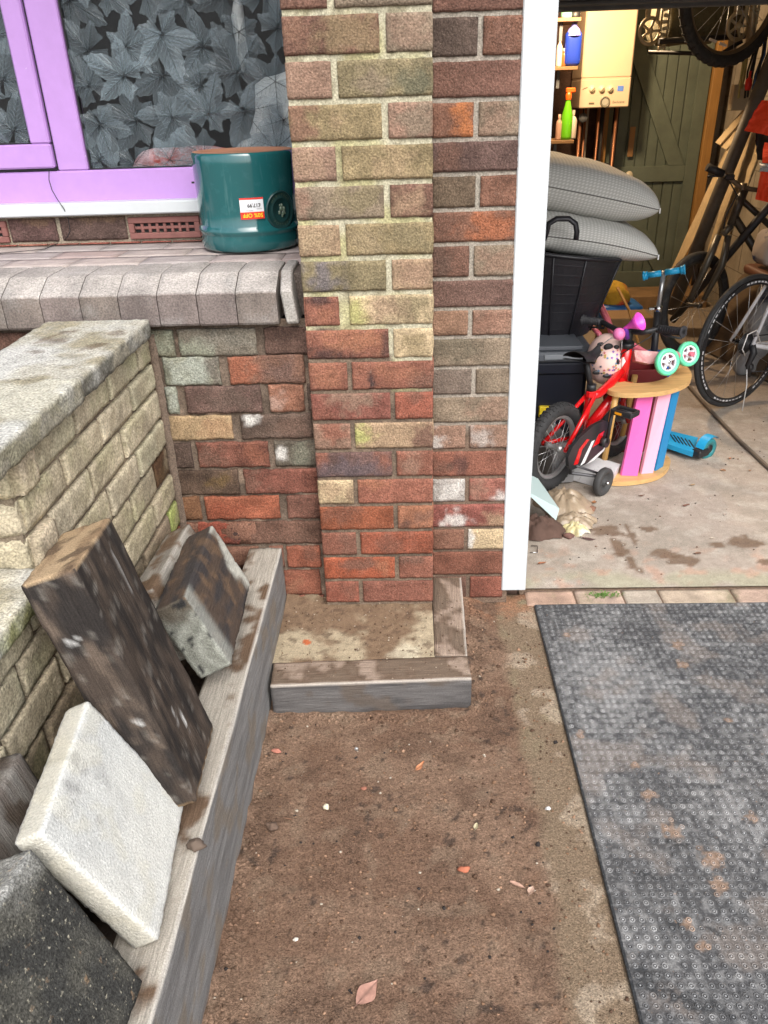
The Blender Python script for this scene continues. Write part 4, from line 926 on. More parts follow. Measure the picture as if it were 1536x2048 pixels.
# small stone chip on the sleeper
mb = MB(); mb.ball(W(392, 1690, z=.295), .014, 8, sc=(1.2, .9, .7), jit=.5); mb.build('pebble', mat('brown_pebble', (.11, .08, .06), rough=.9), label='brown pebble on the sleeper under the white slab', cat='pebble')

# ------------------------------------------------------------------ ground
M_earth = mat('bare_earth', attr=True, rough=1, spec=.1, grain=(260, .6, 1.4), var=(110, .7, 1.25), tints=[(210, .66, .72, (.40, .26, .16), .6), (150, .68, .76, (.05, .04, .033), .6)], bumps=[(360, 1.0, .004), (90, .7, .006)])
fx = []; a = -.52
while a < .44: fx.append(a); a += .0068
fy = []; a = .50
while a < 2.24: fy.append(a); a += .0068
gxs = [-80, -30, -12, -6, -3, -1.6, -1.0, -.7]+fx+[.6, .9, 1.5, 3, 6, 12, 30, 80]; gys = [-80, -30, -12, -5, -2, -.6, 0, .3]+fy+[2.4, 3, 5, 9, 20, 80]
def dirt(x, y):
    q = Vector((x, y, 0)); z = fN(q, 6, 5)*.006+fN(q, 38, 4)*.0026
    c = mixc((.200, .124, .084), (.250, .163, .112), sm(fN(q, 4, 4), -.2, .3)); c = mixc(c, (.155, .098, .068), sm(fN(q+Vector((9, 0, 0)), 7, 5), .02, .45)*.7)
    c = mixc(c, (.26, .185, .13), sm(fN(q+Vector((0, 9, 0)), 16, 5), .12, .45)*.55); c = mixc(c, (.06, .045, .038), sm(fN(q+Vector((5, 9, 0)), 33, 5)+.6*fN(q, 3, 2), .58, .74)*.75)
    e = sm(x+.02*fN(q, 10, 3), .262, .30)
    if e > 0:
        cc_ = mixc((.25, .185, .125), (.28, .235, .15), sm(fN(q+Vector((2, 2, 0)), 7, 3), -.1, .3)*sm(y, 1.3, 1.7)); 
        patch = sm(fN(q+Vector((1, 3, 0)), 9, 5)+.28*math.exp(-((y-1.24)**2+(x-.37)**2)/.004)+.24*math.exp(-((y-1.72)**2+(x-.34)**2)/.006)+.2*math.exp(-((y-1.0)**2+(x-.36)**2)/.006)+.22*math.exp(-((y-.82)**2+(x-.37)**2)/.004), .26, .50)
        cc_ = mixc(cc_, (.43, .35, .26), patch*.75); c = mixc(c, cc_, e); z *= (1-.75*e); z += .0015*patch*e
    if y > 1.95: c = mixc(c, (.36, .18, .105), sm(fN(q, 14, 4)+.35, .1, .6)*sm(y, 1.98, 2.12)*sm(x, .12, .25)*.8)
    # banked earth against timbers and walls
    z += .018*math.exp(-max(0, x+.392)/.012)*(.5+N(q, 20))
    if x < .15: z += .010*math.exp(-abs(1.607-y)/.012)*(.5+N(q, 25))
    if .15 < x < .27: z += (.016*math.exp(-max(0, x-.160)/.02)*(.6+N(q, 25))*sm(y, 1.58, 1.64)+.02*sm(y, 2.0, 2.12))*sm(.25-x, 0, .06)
    z = z if -.53 < x < .43 and .5 < y < 2.2 else -.03
    if x > .395: z = min(z, -.004) if y < 2.12 else z
    if y > 2.18 or y < .5: z = -.03
    return z, c
dd = {}
def gpt(i, j):
    x, y = gxs[i], gys[j]
    if not (-.53 < x < .45 and .48 < y < 2.25): dd[(i, j)] = (.16, .11, .08); return Vector((x, y, -.03))
    z, c = dirt(x, y); dd[(i, j)] = c; return Vector((x, y, z))
m_ = MB(); m_.grid(len(gxs)-1, len(gys)-1, gpt, lambda i, j: dd[(i, j)], True); m_.build('ground', M_earth, kind='structure', origin=(0, 0, 0))
# crumbs of earth, grit and brick dust nobody could count
m_ = MB(); rnd = random.Random(5)
for k in range(2600):
    x = rnd.uniform(-.385, .39); y = rnd.uniform(.62, 2.12)
    if -.39 < x < .16 and y > 1.60: continue
    s_ = rnd.choice([.0009, .0012, .0016, .002, .0028, .0038])*(1 if rnd.random() < .93 else 1.7)
    t = rnd.random(); c = (.09, .055, .037) if t < .42 else ((.20, .12, .075) if t < .72 else ((.32, .20, .13) if t < .90 else ((.40, .35, .28) if t < .94 else (.035, .03, .028))))
    z, _ = dirt(x, y); m_.ball((x, y, z+s_*.4), s_, 3, c, (1, rnd.uniform(.6, 1), rnd.uniform(.5, .9)), .9)
for k in range(420):
    x = rnd.uniform(-.385, .15); y = rnd.uniform(1.63, 2.02); s_ = rnd.choice([.0008, .0012, .0016, .0024]); m_.ball((x, y, .104+s_*.3), s_, 3, rnd.choice([(.09, .055, .037), (.16, .10, .065), (.4, .33, .25)]), (1, .8, .7), .9)
for k in range(620):
    side_ = rnd.random()
    if side_ < .35: x = -.388+abs(rnd.gauss(0, .018)); y = rnd.uniform(.62, 1.6)
    elif side_ < .6: x = rnd.uniform(-.385, .16); y = 1.602-abs(rnd.gauss(0, .016))
    elif side_ < .85: x = .165+abs(rnd.gauss(0, .03)); y = rnd.uniform(1.6, 2.11)
    else: x = rnd.uniform(-.3, .36); y = rnd.uniform(.65, 1.55)
    s_ = rnd.uniform(.002, .006)*(1 if side_ < .85 else .7); z, c_ = dirt(x, y); t = rnd.uniform(.55, 1.0); m_.ball((x, y, z+s_*.15), s_, 4, tuple(v*t for v in c_), (1, rnd.uniform(.7, 1), rnd.uniform(.4, .8)), .9)
m_.build('earth_crumbs', mat('crumb', attr=True, rough=1, spec=.1, bumps=[(300, .5, .002)]), kind='stuff', origin=(0, 0, 0))
# garage floor
M_floor = mat('garage_concrete', attr=True, rough=.9, spec=.25, grain=(300, .75, 1.2), var=(40, .85, 1.12), tints=[(120, .68, .76, (.10, .075, .06), .7), (160, .66, .72, (.62, .58, .52), .6)], bumps=[(220, .5, .002)])
damp = [(1212, 1062, 34, 12), (1238, 1095, 16, 22), (1262, 1125, 12, 14), (1280, 1142, 8, 8), (1296, 1058, 20, 7), (1330, 1108, 30, 11), (1368, 1122, 34, 11), (1490, 1085, 34, 14), (1435, 1090, 14, 6), (1240, 1110, 14, 5), (1532, 1125, 18, 8), (1262, 1070, 8, 26)]
dw = [(W(a, b, z=.006), W(a+c, b, z=.006), W(a, b-d, z=.006)) for a, b, c, d in damp]
def flc(x, y):
    q = Vector((x, y, 0)); c = mixc((.385, .325, .27), (.33, .285, .235), sm(fN(q, 3, 4), -.2, .3)); c = mixc(c, (.46, .41, .35), sm(fN(q, 11, 5), .05, .45)*.6)
    c = mixc(c, (.36, .345, .24), sm(y, 2.42, 2.20)*.0 + sm(2.34-y, 0, .08)*sm(fN(q, 5, 3), -.3, .2)*.7); c = mixc(c, (.46, .28, .20), sm(fN(q+Vector((3, 0, 0)), 15, 5), .15, .5)*sm(2.6-y, 0, .3)*.6)
    for (o_, a_, b_) in dw:
        d = math.hypot((x-o_.x)/max(.01, (a_.x-o_.x)), (y-o_.y)/max(.01, (b_.y-o_.y)))+.40*fN(q, 26, 4)
        c = mixc(c, (.15, .095, .06), .85*(1-sm(d, .75, 1.05)))
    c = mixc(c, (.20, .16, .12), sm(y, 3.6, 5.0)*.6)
    return c
ys_ = [2.205+.0135*k for k in range(125)]; ys_ += [ys_[-1]+.1*k for k in range(1, 28)]; ys_ = [q for q in ys_ if q < 6.5]+[6.5]; xs_ = [.03+.0135*k for k in range(120)]; xs_ += [xs_[-1]+.06*k for k in range(1, 14)]; xs_ = [q for q in xs_ if q < 2.34]+[2.35]
m_ = MB(); m_.grid(len(xs_)-1, len(ys_)-1, lambda i, j: Vector((xs_[i], ys_[j], .006+N((xs_[i], ys_[j], 0), 14)*.0012)), lambda i, j: flc(xs_[i], ys_[j]), True); m_.build('garage_floor', M_floor, kind='structure', origin=(0, 0, 0))
# threshold pavers
M_pav = mat('threshold_paver', attr=True, rough=.9, grain=(300, .75, 1.2), var=(30, .8, 1.15), tints=[(9, .55, .68, (.22, .20, .11), .6)], bumps=[(200, .6, .003)])
m_ = MB(); jx = [1120-70, 1152, 1249, 1324, 1472, 1570, 1670]; pcs = [(.40, .27, .20), (.44, .33, .26), (.42, .36, .29), (.45, .36, .27), (.43, .31, .24), (.42, .34, .27)]
for k in range(len(jx)-1):
    a = W(jx[k], 1198, z=.004).x; b = W(jx[k+1], 1198, z=.004).x
    m_.rbox((a+.003, 2.112, -.03), X, Y, Z, (b-a-.006, .083, .033+random.uniform(-.001, .001)), .004, .012, lambda l, n: fN(l, 40, 3)*.0015, lambda l, n, c=pcs[k]: tuple(v*(1+.3*fN(l, 12, 3)) for v in c))
m_.build('threshold_paving', M_pav, kind='structure')
m_ = MB(); m_.bx((.36, 1.9, -.06), (2.6, 2.26, -.003), col=(.20, .14, .10)); m_.build('paving_bed', M_mortar, kind='structure')
m_ = MB(); m_.bx((.41, -3, -.03), (3.2, 2.11, .0)); m_.build('driveway', mat('driveway_concrete', (.30, .26, .21), rough=.9, var=(20, .8, 1.2)), kind='structure')

# ------------------------------------------------------------------ rubber mat
M_rub = mat('dusty_rubber', attr=True, rough=.62, spec=.45, grain=(300, .7, 1.3), tints=[(120, .52, .68, (.26, .26, .26), .45), (80, .66, .74, (.33, .20, .12), .5), (1, .60, .75, (.02, .022, .025), .5, (5, 34, 5))], bumps=[(150, .5, .003), (9, .3, .01)])
m_ = MB(); mx0, mx1, my0, my1, mz = .402, 2.35, .15, 2.103, .012
dz_ = [(W(a, b, z=.012), r_, s_) for a, b, r_, s_ in ((1230, 1370, .14, 1), (1150, 1330, .10, .8), (1260, 1440, .10, .7), (1230, 1600, .09, .4), (1380, 1550, .10, .3), (1200, 1250, .08, .4))]
br_z = [(W(a, b, z=.012), r_) for a, b, r_ in ((1298, 1590, .018), (1345, 1662, .022), (1458, 1440, .012), (1425, 1718, .026), (1440, 1770, .020), (1375, 1848, .014), (1405, 1890, .012), (1355, 1290, .022), (1365, 1330, .018), (1135, 1270, .012), (1500, 1635, .014), (1160, 1470, .012), (1270, 1530, .010))]
dk_z = [(W(a, b, z=.012), r_, rx) for a, b, r_, rx in ((1290, 1945, .012, 3), (1325, 1980, .014, 3), (1400, 2010, .016, 3), (1350, 1850, .008, 3), (1430, 1862, .010, 2.5), (1240, 1605, .006, 4), (1350, 1685, .005, 6), (1300, 1750, .005, 6), (1200, 1425, .006, 3))]
def matc(x, y):
    q = Vector((x, y, 0)); f = .42+.38*fN(q, 6, 5)+.75*fN(q, 48, 4)
    for p, r_, s_ in dz_: f += s_*.42*math.exp(-((x-p.x)**2+(y-p.y)**2)/(r_*r_))
    c = mixc((.046, .047, .049), (.20, .20, .197), sm(f, .12, 1.35)); c = mixc(c, (.20, .165, .14), sm(fN(q+Vector((8, 0, 0)), 8, 5), .12, .5)*.4)
    for p, r_ in br_z:
        d = math.hypot(x-p.x, y-p.y)/r_+.8*fN(q, 60, 3); c = mixc(c, (.23, .15, .10), .75*(1-sm(d, .6, 1.1)))
    for p, r_, rx in dk_z:
        d = math.hypot((x-p.x)/rx, (y-p.y)+.3*(x-p.x))/r_+.9*fN(q, 60, 3); c = mixc(c, (.018, .02, .022), .85*(1-sm(d, .6, 1.2)))
    return c
def mwav(x, y): return .0035*N((x, y, 0), 3.2)
nx_, ny_ = 260, 260
m_.grid(nx_, ny_, lambda i, j: Vector((mx0+(mx1-mx0)*i/nx_, my0+(my1-my0)*j/ny_, mz+mwav(mx0+(mx1-mx0)*i/nx_, my0+(my1-my0)*j/ny_))), lambda i, j: matc(mx0+(mx1-mx0)*i/nx_, my0+(my1-my0)*j/ny_), True)
def edge(pts, n):
    vs = []
    for p in pts: vs += [Vector((p[0], p[1], mz+mwav(*p))), Vector((p[0]+n[0]*.004, p[1]+n[1]*.004, mz-.004)), Vector((p[0]+n[0]*.004, p[1]+n[1]*.004, .0005))]
    f = [[i*3+k, i*3+k+1, i*3+k+4, i*3+k+3] for i in range(len(pts)-1) for k in range(2)]
    m_.add(vs, f, (.035, .04, .045))
edge([(mx0, my1-(my1-my0)*k/60) for k in range(61)], (-1, 0)); edge([(mx0+(mx1-mx0)*k/60, my1) for k in range(61)][::-1], (0, 1))
p_ = .0188; j = 0; y = my1-.012; rnd = random.Random(2)
while y > .62:
    x = mx0+.012
    while x < min(1.5, .75+.42*y):
        wear = .5+.9*fN((x, y, 0), 6, 3); z = mz+mwav(x, y)
        if rnd.random() > .04:
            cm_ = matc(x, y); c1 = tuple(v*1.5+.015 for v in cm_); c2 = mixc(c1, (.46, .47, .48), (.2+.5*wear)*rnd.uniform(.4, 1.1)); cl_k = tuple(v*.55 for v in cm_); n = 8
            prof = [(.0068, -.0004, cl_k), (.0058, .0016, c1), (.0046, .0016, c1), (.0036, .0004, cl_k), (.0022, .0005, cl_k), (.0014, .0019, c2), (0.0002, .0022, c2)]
            vs = []; cs2 = []
            for (r_, h_, c_) in prof:
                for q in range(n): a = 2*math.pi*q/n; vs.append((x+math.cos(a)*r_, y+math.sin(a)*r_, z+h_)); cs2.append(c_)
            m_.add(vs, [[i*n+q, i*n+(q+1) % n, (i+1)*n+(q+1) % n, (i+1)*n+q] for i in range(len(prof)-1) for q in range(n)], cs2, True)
        x += p_
    y -= p_
m_.build('rubber_mat', M_rub, label='large dusty black rubber stud mat on the ground at the right', cat='mat')

# ------------------------------------------------------------------ teal pot
M_glaze = mat('teal_glaze', (.014, .105, .112), rough=.12, spec=.6, coat=.6, tints=[(30, .55, .7, (.05, .17, .18), .4), (1, .6, .72, (.10, .22, .22), .35, (60, 60, 8))], rvar=.05, bumps=[(30, .08, .003)])
M_terr = mat('bare_terracotta', (.36, .17, .10), rough=.85)
pr = .148; pc = W(405, 490, y=2.41)+Vector((pr*math.cos(.24), pr*math.sin(.24), 0)); pc.z = LT+.002
pt = thing('plant_pot', 'glossy teal glazed pot standing upside down on the ledge with a red price sticker', 'pot', pc)
ph = W(500, 306, y=pc.y-pr).z-pc.z
m_ = MB(); m_.lathe([(0, .004), (pr*.95, .004), (pr*.985, .010), (pr*.995, .03), (pr*.99, .046), (pr*.99, .050), (pr*1.03, .056), (pr*1.03, .062), (pr*.995, .069), (pr*.98, .074), (pr*.985, .12), (pr*1.0, ph-.03), (pr*1.0, ph-.008), (pr*.985, ph-.002), (pr*.97, ph)], pc, n=72)
m_.build('pot_body', M_glaze, pt)
m_ = MB(); m_.lathe([(pr*.97, ph+.0005), (pr*.94, ph+.002), (pr*.80, ph+.002), (pr*.78, ph-.004), (pr*.5, ph-.006), (0, ph-.007)], pc, n=48); m_.build('foot_ring', M_terr, pt)
def cyl(px, py): # angle + height of the pot surface at a photo pixel
    d = W(px, py, y=1.0)-Vector((0, 0, CZ)); o = Vector((-pc.x, -pc.y)); a = d.x**2+d.y**2; b = 2*(d.x*o.x+d.y*o.y); c = o.x**2+o.y**2-pr**2
    D = b*b-4*a*c; t = (-b-math.sqrt(max(D, 0)))/(2*a); p = Vector((0, 0, CZ))+d*t; return math.atan2(p.x-pc.x, -(p.y-pc.y)), p.z
def onpot(th, z, off=.001): return Vector((pc.x+math.sin(th)*(pr+off), pc.y-math.cos(th)*(pr+off), z))
la, lz = cyl(504, 417)
def patch(u0, u1, v0, v1, mt, nm, off=.0012):
    m2 = MB(); m2.grid(10, 2, lambda i, j: onpot(la+(u0+(u1-u0)*i/10)/pr, lz+v0+(v1-v0)*j/2, off), None, True); return m2.build(nm, mt, pt)
LW = .033
M_lr = mat('sticker_red', (.75, .035, .02), rough=.4); M_lw = mat('sticker_white', (.78, .80, .82), rough=.5); M_ly = mat('sticker_yellow', (.95, .70, .03), rough=.5)
lab_ = patch(-LW, LW, -.028, .028, M_lw, 'price_sticker'); patch(-LW, LW, -.028, -.009, M_lr, 'price_sticker_band', .0018); patch(-LW, LW, .0235, .028, M_lr, 'price_sticker_band', .0018)
def pottext(s_, size, u, v, mt, parent, bold=False):
    cu = bpy.data.curves.new('lettering', 'FONT'); cu.body = s_; cu.size = size; cu.align_x = 'CENTER'; cu.align_y = 'CENTER'; cu.resolution_u = 3; cu.offset = size*.02 if bold else 0
    ob = bpy.data.objects.new('lettering', cu); COL.objects.link(ob); me = bpy.data.meshes.new_from_object(ob); bpy.data.objects.remove(ob)
    for v_ in me.vertices:
        q = v_.co; v_.co = onpot(la+(u-q.x)/pr, lz+v-q.y, .0028)-ORG[pt.name]      # upside down, wrapped round the pot
    o = bpy.data.objects.new('lettering', me); COL.objects.link(o); me.materials.append(mt); o.parent = parent; ORG[o.name] = ORG[pt.name]
pottext('50% OFF', .0150, 0.001, -.0175, M_ly, lab_, True); pottext('£17.99', .0135, .006, .0085, M_ink, lab_, True); pottext('FURTHER', .0036, .020, -.001, M_ink, lab_); pottext('REDUCTION', .0036, -.008, -.0050, M_ink, lab_)
ba, bz_ = cyl(562, 420); br_ = .050
def onb(r_, a, h): return onpot(ba+r_*math.sin(a)/pr, bz_+r_*math.cos(a)*1.05, h)
m_ = MB(); rp = [(br_, .0), (br_*.97, .004), (br_*.90, .0045), (br_*.87, .0022), (br_*.64, .0022), (br_*.60, .0038), (br_*.57, .002), (0.0005, .0025)]
m_.grid(40, len(rp)-1, lambda i, j: onb(rp[j][0], 2*math.pi*i/40, rp[j][1]), None, True); bad = m_.build('badge', mat('dark_glaze', (.012, .045, .045), rough=.3, spec=.6), pt, label='round embossed badge')
M_emb = mat('embossed_glaze', (.09, .13, .09), rough=.3)
def ringtext(s_, a0, step, flip):
    for k, ch in enumerate(s_):
        cu = bpy.data.curves.new('lettering', 'FONT'); cu.body = ch; cu.size = .011; cu.align_x = 'CENTER'; cu.align_y = 'CENTER'; cu.resolution_u = 2
        ob = bpy.data.objects.new('lettering', cu); COL.objects.link(ob); me = bpy.data.meshes.new_from_object(ob); bpy.data.objects.remove(ob); a = a0+step*k
        for v_ in me.vertices:
            q = v_.co*(-1 if flip else 1); r_ = br_*.755+q.y; aa = a+q.x/(br_*.75); v_.co = onb(r_, aa, .0034)-ORG[pt.name]
        o = bpy.data.objects.new('lettering', me); COL.objects.link(o); me.materials.append(M_emb); o.parent = bad; ORG[o.name] = ORG[pt.name]
ringtext('GARDEN', R(225), R(-16)*-1*-1, True) if False else None
ringtext('HERITAGE', R(-50), R(14), False); ringtext('POTTERY', R(225), R(-15), True)
m_ = MB()
for (u, v, s_) in ((0, .012, .005), (-.004, .004, .006), (.006, .002, .0065), (-.009, -.006, .005), (.002, -.008, .006), (.010, -.008, .004), (.0, -.015, .004), (-.006, .013, .003)): m_.ball(onpot(ba+u/pr, bz_+v, .002), s_, 6, sc=(1, .35, 1.2), jit=.4)
m_.build('badge_relief', M_emb, bad)

# ------------------------------------------------------------------ fallen leaves, fragments
M_leaf = mat('dead_leaf', attr=True, rough=.75, var=(60, .75, 1.2), bumps=[(120, .5, .002)])
def dead_leaf(px, py, L, wd, ang, c, lab, curl=.5, z=.004, cat='leaf', twist=0, grp=None):
    o_ = W(px, py, z=z); m2 = MB(); n, k = 12, 6; sd_ = px*.013
    def P(i, j):
        t = i/n; s_ = (j/k-.5)*2; wv = wd*.5*math.sin(math.pi*min(1, (t*.97+.02)**.8))**1.05*(1+.12*math.sin(9*t+sd_)); x = (t-.5)*L; y = s_*wv
        zz = .001+curl*wd*.45*s_*s_*(.5+.5*math.sin(3*t+sd_))+curl*.12*L*(t-.4)**2*2+abs(fN((x, y, sd_), 60, 2))*.002
        a = ang+twist*t; return o_+Vector((x*math.cos(a)-y*math.sin(a), x*math.sin(a)+y*math.cos(a), zz))
    m2.grid(n, k, P, lambda i, j: mixc(c, tuple(v*.45 for v in c), sm(abs(j-k/2), .6, 0)*.7+.25*abs(N((i, j, sd_), .7))), True)
    b0_ = P(0, k//2); b1_ = P(0, k//2)+(P(0, k//2)-P(2, k//2)).normalized()*L*.18; m2.tube([b1_, b0_, P(3, k//2)+Vector((0, 0, .0006))], [.0005, .0008, .0005], 5, tuple(v*.5 for v in c))
    return m2.build('leaf', M_leaf, None, lab, cat, grp)
BR = (.34, .18, .13)
dead_leaf(735, 1985, .058, .034, R(50), (.37, .20, .15), 'large pinkish brown oval leaf lying on the earth near the bottom', .25)
dead_leaf(1035, 1772, .034, .010, R(-25), (.42, .26, .19), 'thin curled leaf strip left of the crumpled leaf on the earth', .9)
dead_leaf(1062, 1783, .022, .016, R(60), (.48, .33, .25), 'crumpled pale brown leaf on the earth by the concrete strip', .9)
dead_leaf(840, 1534, .034, .013, R(50), (.45, .19, .09), 'orange tattered leaf in the middle of the earth', .9)
dead_leaf(952, 1655, .017, .011, R(70), (.45, .40, .26), 'small folded greenish cream leaf on the earth', 1.1)
dead_leaf(578, 1640, .026, .006, R(-10), (.17, .09, .05), 'dark twisted leaf scrap near the sleeper foot', .9)
dead_leaf(1240, 942+80, .0, .0, 0, BR, 'x', 0) if False else None
def frag(nm, px, py, s_, c, lab, sc_=(1, .7, .5), z=.004, cat='stone', rot=0):
    p = W(px, py, z=z); m2 = MB(); m2.ball(p+Vector((0, 0, s_*sc_[2]*.6)), s_, 8, sc=sc_, jit=.6, rot=Matrix.Rotation(rot, 3, 'Z')); return m2.build(nm, mat('frag', c, rough=.9, var=(90, .7, 1.2), bumps=[(200, .5, .002)]), label=lab, cat=cat)
frag('brick_fragment', 928, 1740, .0125, (.40, .13, .07), 'small orange brick fragment on the earth', (1, .6, .4), cat='brick fragment')
frag('brick_fragment', 553, 1503, .013, (.42, .17, .12), 'pinkish brick chip beside the foot of the sleeper', (1, .55, .45), cat='brick fragment')
frag('stone', 652, 1615, .0075, (.62, .57, .42), 'small cream stone sitting in a dark hollow of the earth', (1, .9, .7))
frag('stone', 1096, 1618, .007, (.70, .68, .66), 'small white stone at the left edge of the pale concrete patch', (1, .7, .5))
frag('stone', 545, 1655, .013, (.13, .085, .06), 'earth coloured pebble by the sleeper, larger than its neighbours', (1, .9, .6))
frag('brick_fragment', 728, 1577, .008, (.27, .11, .07), 'flat rusty brick flake pressed into the earth', (1, .7, .3), cat='brick fragment')
frag('stone', 592, 1880, .005, (.65, .60, .52), 'tiny white pebble low down near the sleeper', (1, .8, .7))
# weed in the joint
M_weed = mat('weed_green', (.10, .19, .035), rough=.6, var=(80, .7, 1.3)); c0 = W(1207, 1192, z=.004); m_ = MB(); rnd = random.Random(4)
for k in range(110):
    a = rnd.uniform(0, 6.28); r_ = rnd.uniform(0, .05); b = c0+Vector((math.cos(a)*r_*1.3, math.sin(a)*r_*.35, 0)); a2 = rnd.uniform(0, 6.28); L_ = rnd.uniform(.006, .016); e = b+Vector((math.cos(a2)*L_, math.sin(a2)*L_*.7, rnd.uniform(.002, .010))); sd = (e-b).cross(Z).normalized()*rnd.uniform(.0015, .003)
    md = (b+e)/2+Vector((0, 0, .003)); m_.add([b, md+sd, e, md-sd], [[0, 1, 2, 3]])
m_.build('weed', M_weed, label='small green weed growing in the joint in front of the garage floor', cat='weed')
# ================================================================== things in the garage
FZ = .008
M_tyre = mat('tyre_rubber', (.022, .022, .023), rough=.75, var=(60, .8, 1.3), tints=[(20, .55, .7, (.075, .07, .062), .6)])
M_alu = mat('brushed_alloy', (.45, .45, .45), rough=.35, metal=.75)
M_blk = mat('black_plastic', (.016, .016, .018), rough=.5)
M_redp = mat('red_bike_paint', (.62, .008, .010), rough=.22, coat=.5)
M_chr = mat('chrome', (.65, .65, .65), rough=.18, metal=1)
M_whp = mat('white_plastic', (.72, .72, .72), rough=.4)
def wheel(parent, c, ax, RR, tr, rim=M_alu, tyre=M_tyre, spokes=16, knob=False, rimw=.012, hub=.02, tilt_seed=0, name='wheel'):
    ax = Vector(ax).normalized(); c = Vector(c); x = ax.orthogonal().normalized(); y = ax.cross(x)
    m1 = MB(); ri = RR-tr*2+.003
    m1.lathe([(ri, -rimw), (ri-.004, -rimw), (ri-.014, -rimw*.6), (ri-.016, 0), (ri-.014, rimw*.6), (ri-.004, rimw), (ri, rimw), (ri+.002, 0), (ri, -rimw)], c, ax, 48)
    m1.lathe([(0, -hub), (.012, -hub), (.016, -hub*.6), (.011, -hub*.4), (.011, hub*.4), (.016, hub*.6), (.012, hub), (0, hub)], c, ax, 16)
    wo = m1.build(name, rim, parent)
    m2 = MB(); m2.torus(c, ax, RR-tr, tr, 64, 12)
    if knob:
        n = 52
        for k in range(n):
            a = 2*math.pi*k/n; e = x*math.cos(a)+y*math.sin(a); t_ = ax.cross(e); rm_ = Matrix((t_, ax, e)).transposed()
            m2.box(c+e*(RR-.001), (.0085, .014, .006), rm_, .001); 
            for s_ in (-1, 1): e2 = (e*.82+ax*s_*.57).normalized(); m2.box(c+e*(RR-tr)+e2*tr, (.010 if k % 2 else .007, .011, .006), Matrix((t_, e2.cross(t_), e2)).transposed(), .001)
            for s_ in (-1, 1): e2 = (e*.35+ax*s_*.93).normalized(); m2.box(c+e*(RR-tr)+e2*tr, (.006, .008, .003), Matrix((t_, e2.cross(t_), e2)).transposed(), .0008) if k % 2 else None
    m2.build('tyre', tyre, wo)
    m3 = MB()
    for k in range(spokes):
        a = 2*math.pi*k/spokes; b = a+(.5 if k % 2 else -.5)*.9; s_ = 1 if k % 4 < 2 else -1
        m3.tube([c+ax*s_*hub*.55+(x*math.cos(b)+y*math.sin(b))*.013, c+(x*math.cos(a)+y*math.sin(a))*(ri-.008)], .0011, 4)
    if spokes: m3.build('spokes', M_alu, wo)
    return wo
# ---------------- red child's bicycle with stabilisers
bo_ = Vector((.585, 2.925, .028)); f_ = Vector((.70, .714, 0)); s_v = Vector((.714, -.70, 0))
def B(f, s, z): return bo_+f_*f+s_v*s+Z*z
bk = thing('child_bicycle', "small red child's bicycle with black chain guard, stabilisers and a pink horn", 'bicycle', bo_)
RW = .185
wheel(bk, B(0, 0, RW), s_v, RW, .027, knob=True, hub=.04, spokes=20); wheel(bk, B(.50, 0, .160), s_v, .172, .027, knob=True, hub=.04, spokes=20)
m = MB()
def tb(a, b, r=.013): m.tube([B(*a), B(*b)], r, 12)
HT, HB, SCL, BBK = W(1254, 692, y=3.17), W(1244, 764, y=3.19), W(1181, 792, y=3.01), B(.20, 0, .175)
m.tube([SCL, W(1197, 788, y=3.05), W(1218, 770, y=3.11), W(1245, 740, y=3.18)], [.016, .018, .019, .018], 12); m.tube([BBK, W(1222, 800, y=3.12), HB+Z*.02], [.019, .024, .021], 14)
m.tube([BBK, SCL+Z*.03], .015, 12); m.tube([HT, HB], .023, 14)
for s_ in (-1, 1): m.tube([B(0, s_*.055, RW), SCL+s_v*s_*.018], .009, 10); tb((0, s_*.055, RW), (.19, s_*.02, .165), .009)
m.box(SCL+Z*.01, (.04, .04, .04), None, .01); m.build('frame', M_redp, bk)
m = MB()
for s_ in (-1, 1): m.tube([HB+s_v*s_*.03-Z*.01, B(.44, s_*.042, .27), B(.50, s_*.048, .160)], [.014, .013, .011], 10)
m.box(HB-Z*.012, (.09, .05, .03), Matrix.Rotation(math.atan2(s_v.y, s_v.x), 3, 'Z'), .01); m.build('fork', M_redp, bk)
m = MB(); m.tube([HT, HT+(HT-HB).normalized()*.075], .018, 12); m.tube([HT-(HT-HB).normalized()*.003, HT+(HT-HB).normalized()*.018], .028, 14); m.build('stem', M_blk, bk)
hb = HT+(HT-HB).normalized()*.07; gl, gr = W(1166, 640, y=3.42), W(1368, 664, y=3.06)
m = MB(); bdir = (gr-gl).normalized(); e1_, e2_ = gl+bdir*.10, gr-bdir*.12
hbm = hb+Vector((0, 0, -.005)); m.tube([gl, e1_, hbm-bdir*.06+Z*.0, hbm, hbm+bdir*.06, hbm+bdir*.10+Vector((0, 0, .012)), e2_, gr], .011, 10); m.build('handlebar', M_blk, bk)
for a_, b_ in ((gl, e1_), (gr, e2_)):
    m = MB(); d_ = (b_-a_); m.tube([a_, a_+d_*.06, a_+d_*.1, a_+d_*.98], [.024, .024, .017, .016], 14)
    for k in range(9): m.tube([a_+d_*(.16+.09*k), a_+d_*(.185+.09*k)], .0175, 12)
    m.build('grip', mat('grip_rubber', (.03, .03, .034), rough=.65) if a_ is gl else bpy.data.materials['grip_rubber'], bk)
m = MB()
for s_, e_ in ((1, e2_), (-1, e1_)):
    m.tube([e_-bdir*s_*.01, e_+bdir*s_*.02+Vector((.02, -.03, -.02)), e_+bdir*s_*.09+Vector((.01, -.035, -.02))], [.009, .006, .004], 6)
    m.tube([e_, e_-bdir*s_*.05+Vector((0, -.07, -.02)), B(.37, s_*.05, .50), B(.39, s_*.02, .38)], .0025, 5)
m.build('brake_lever', M_blk, bk)
sc = W(1166, 712, y=2.98); m = MB()
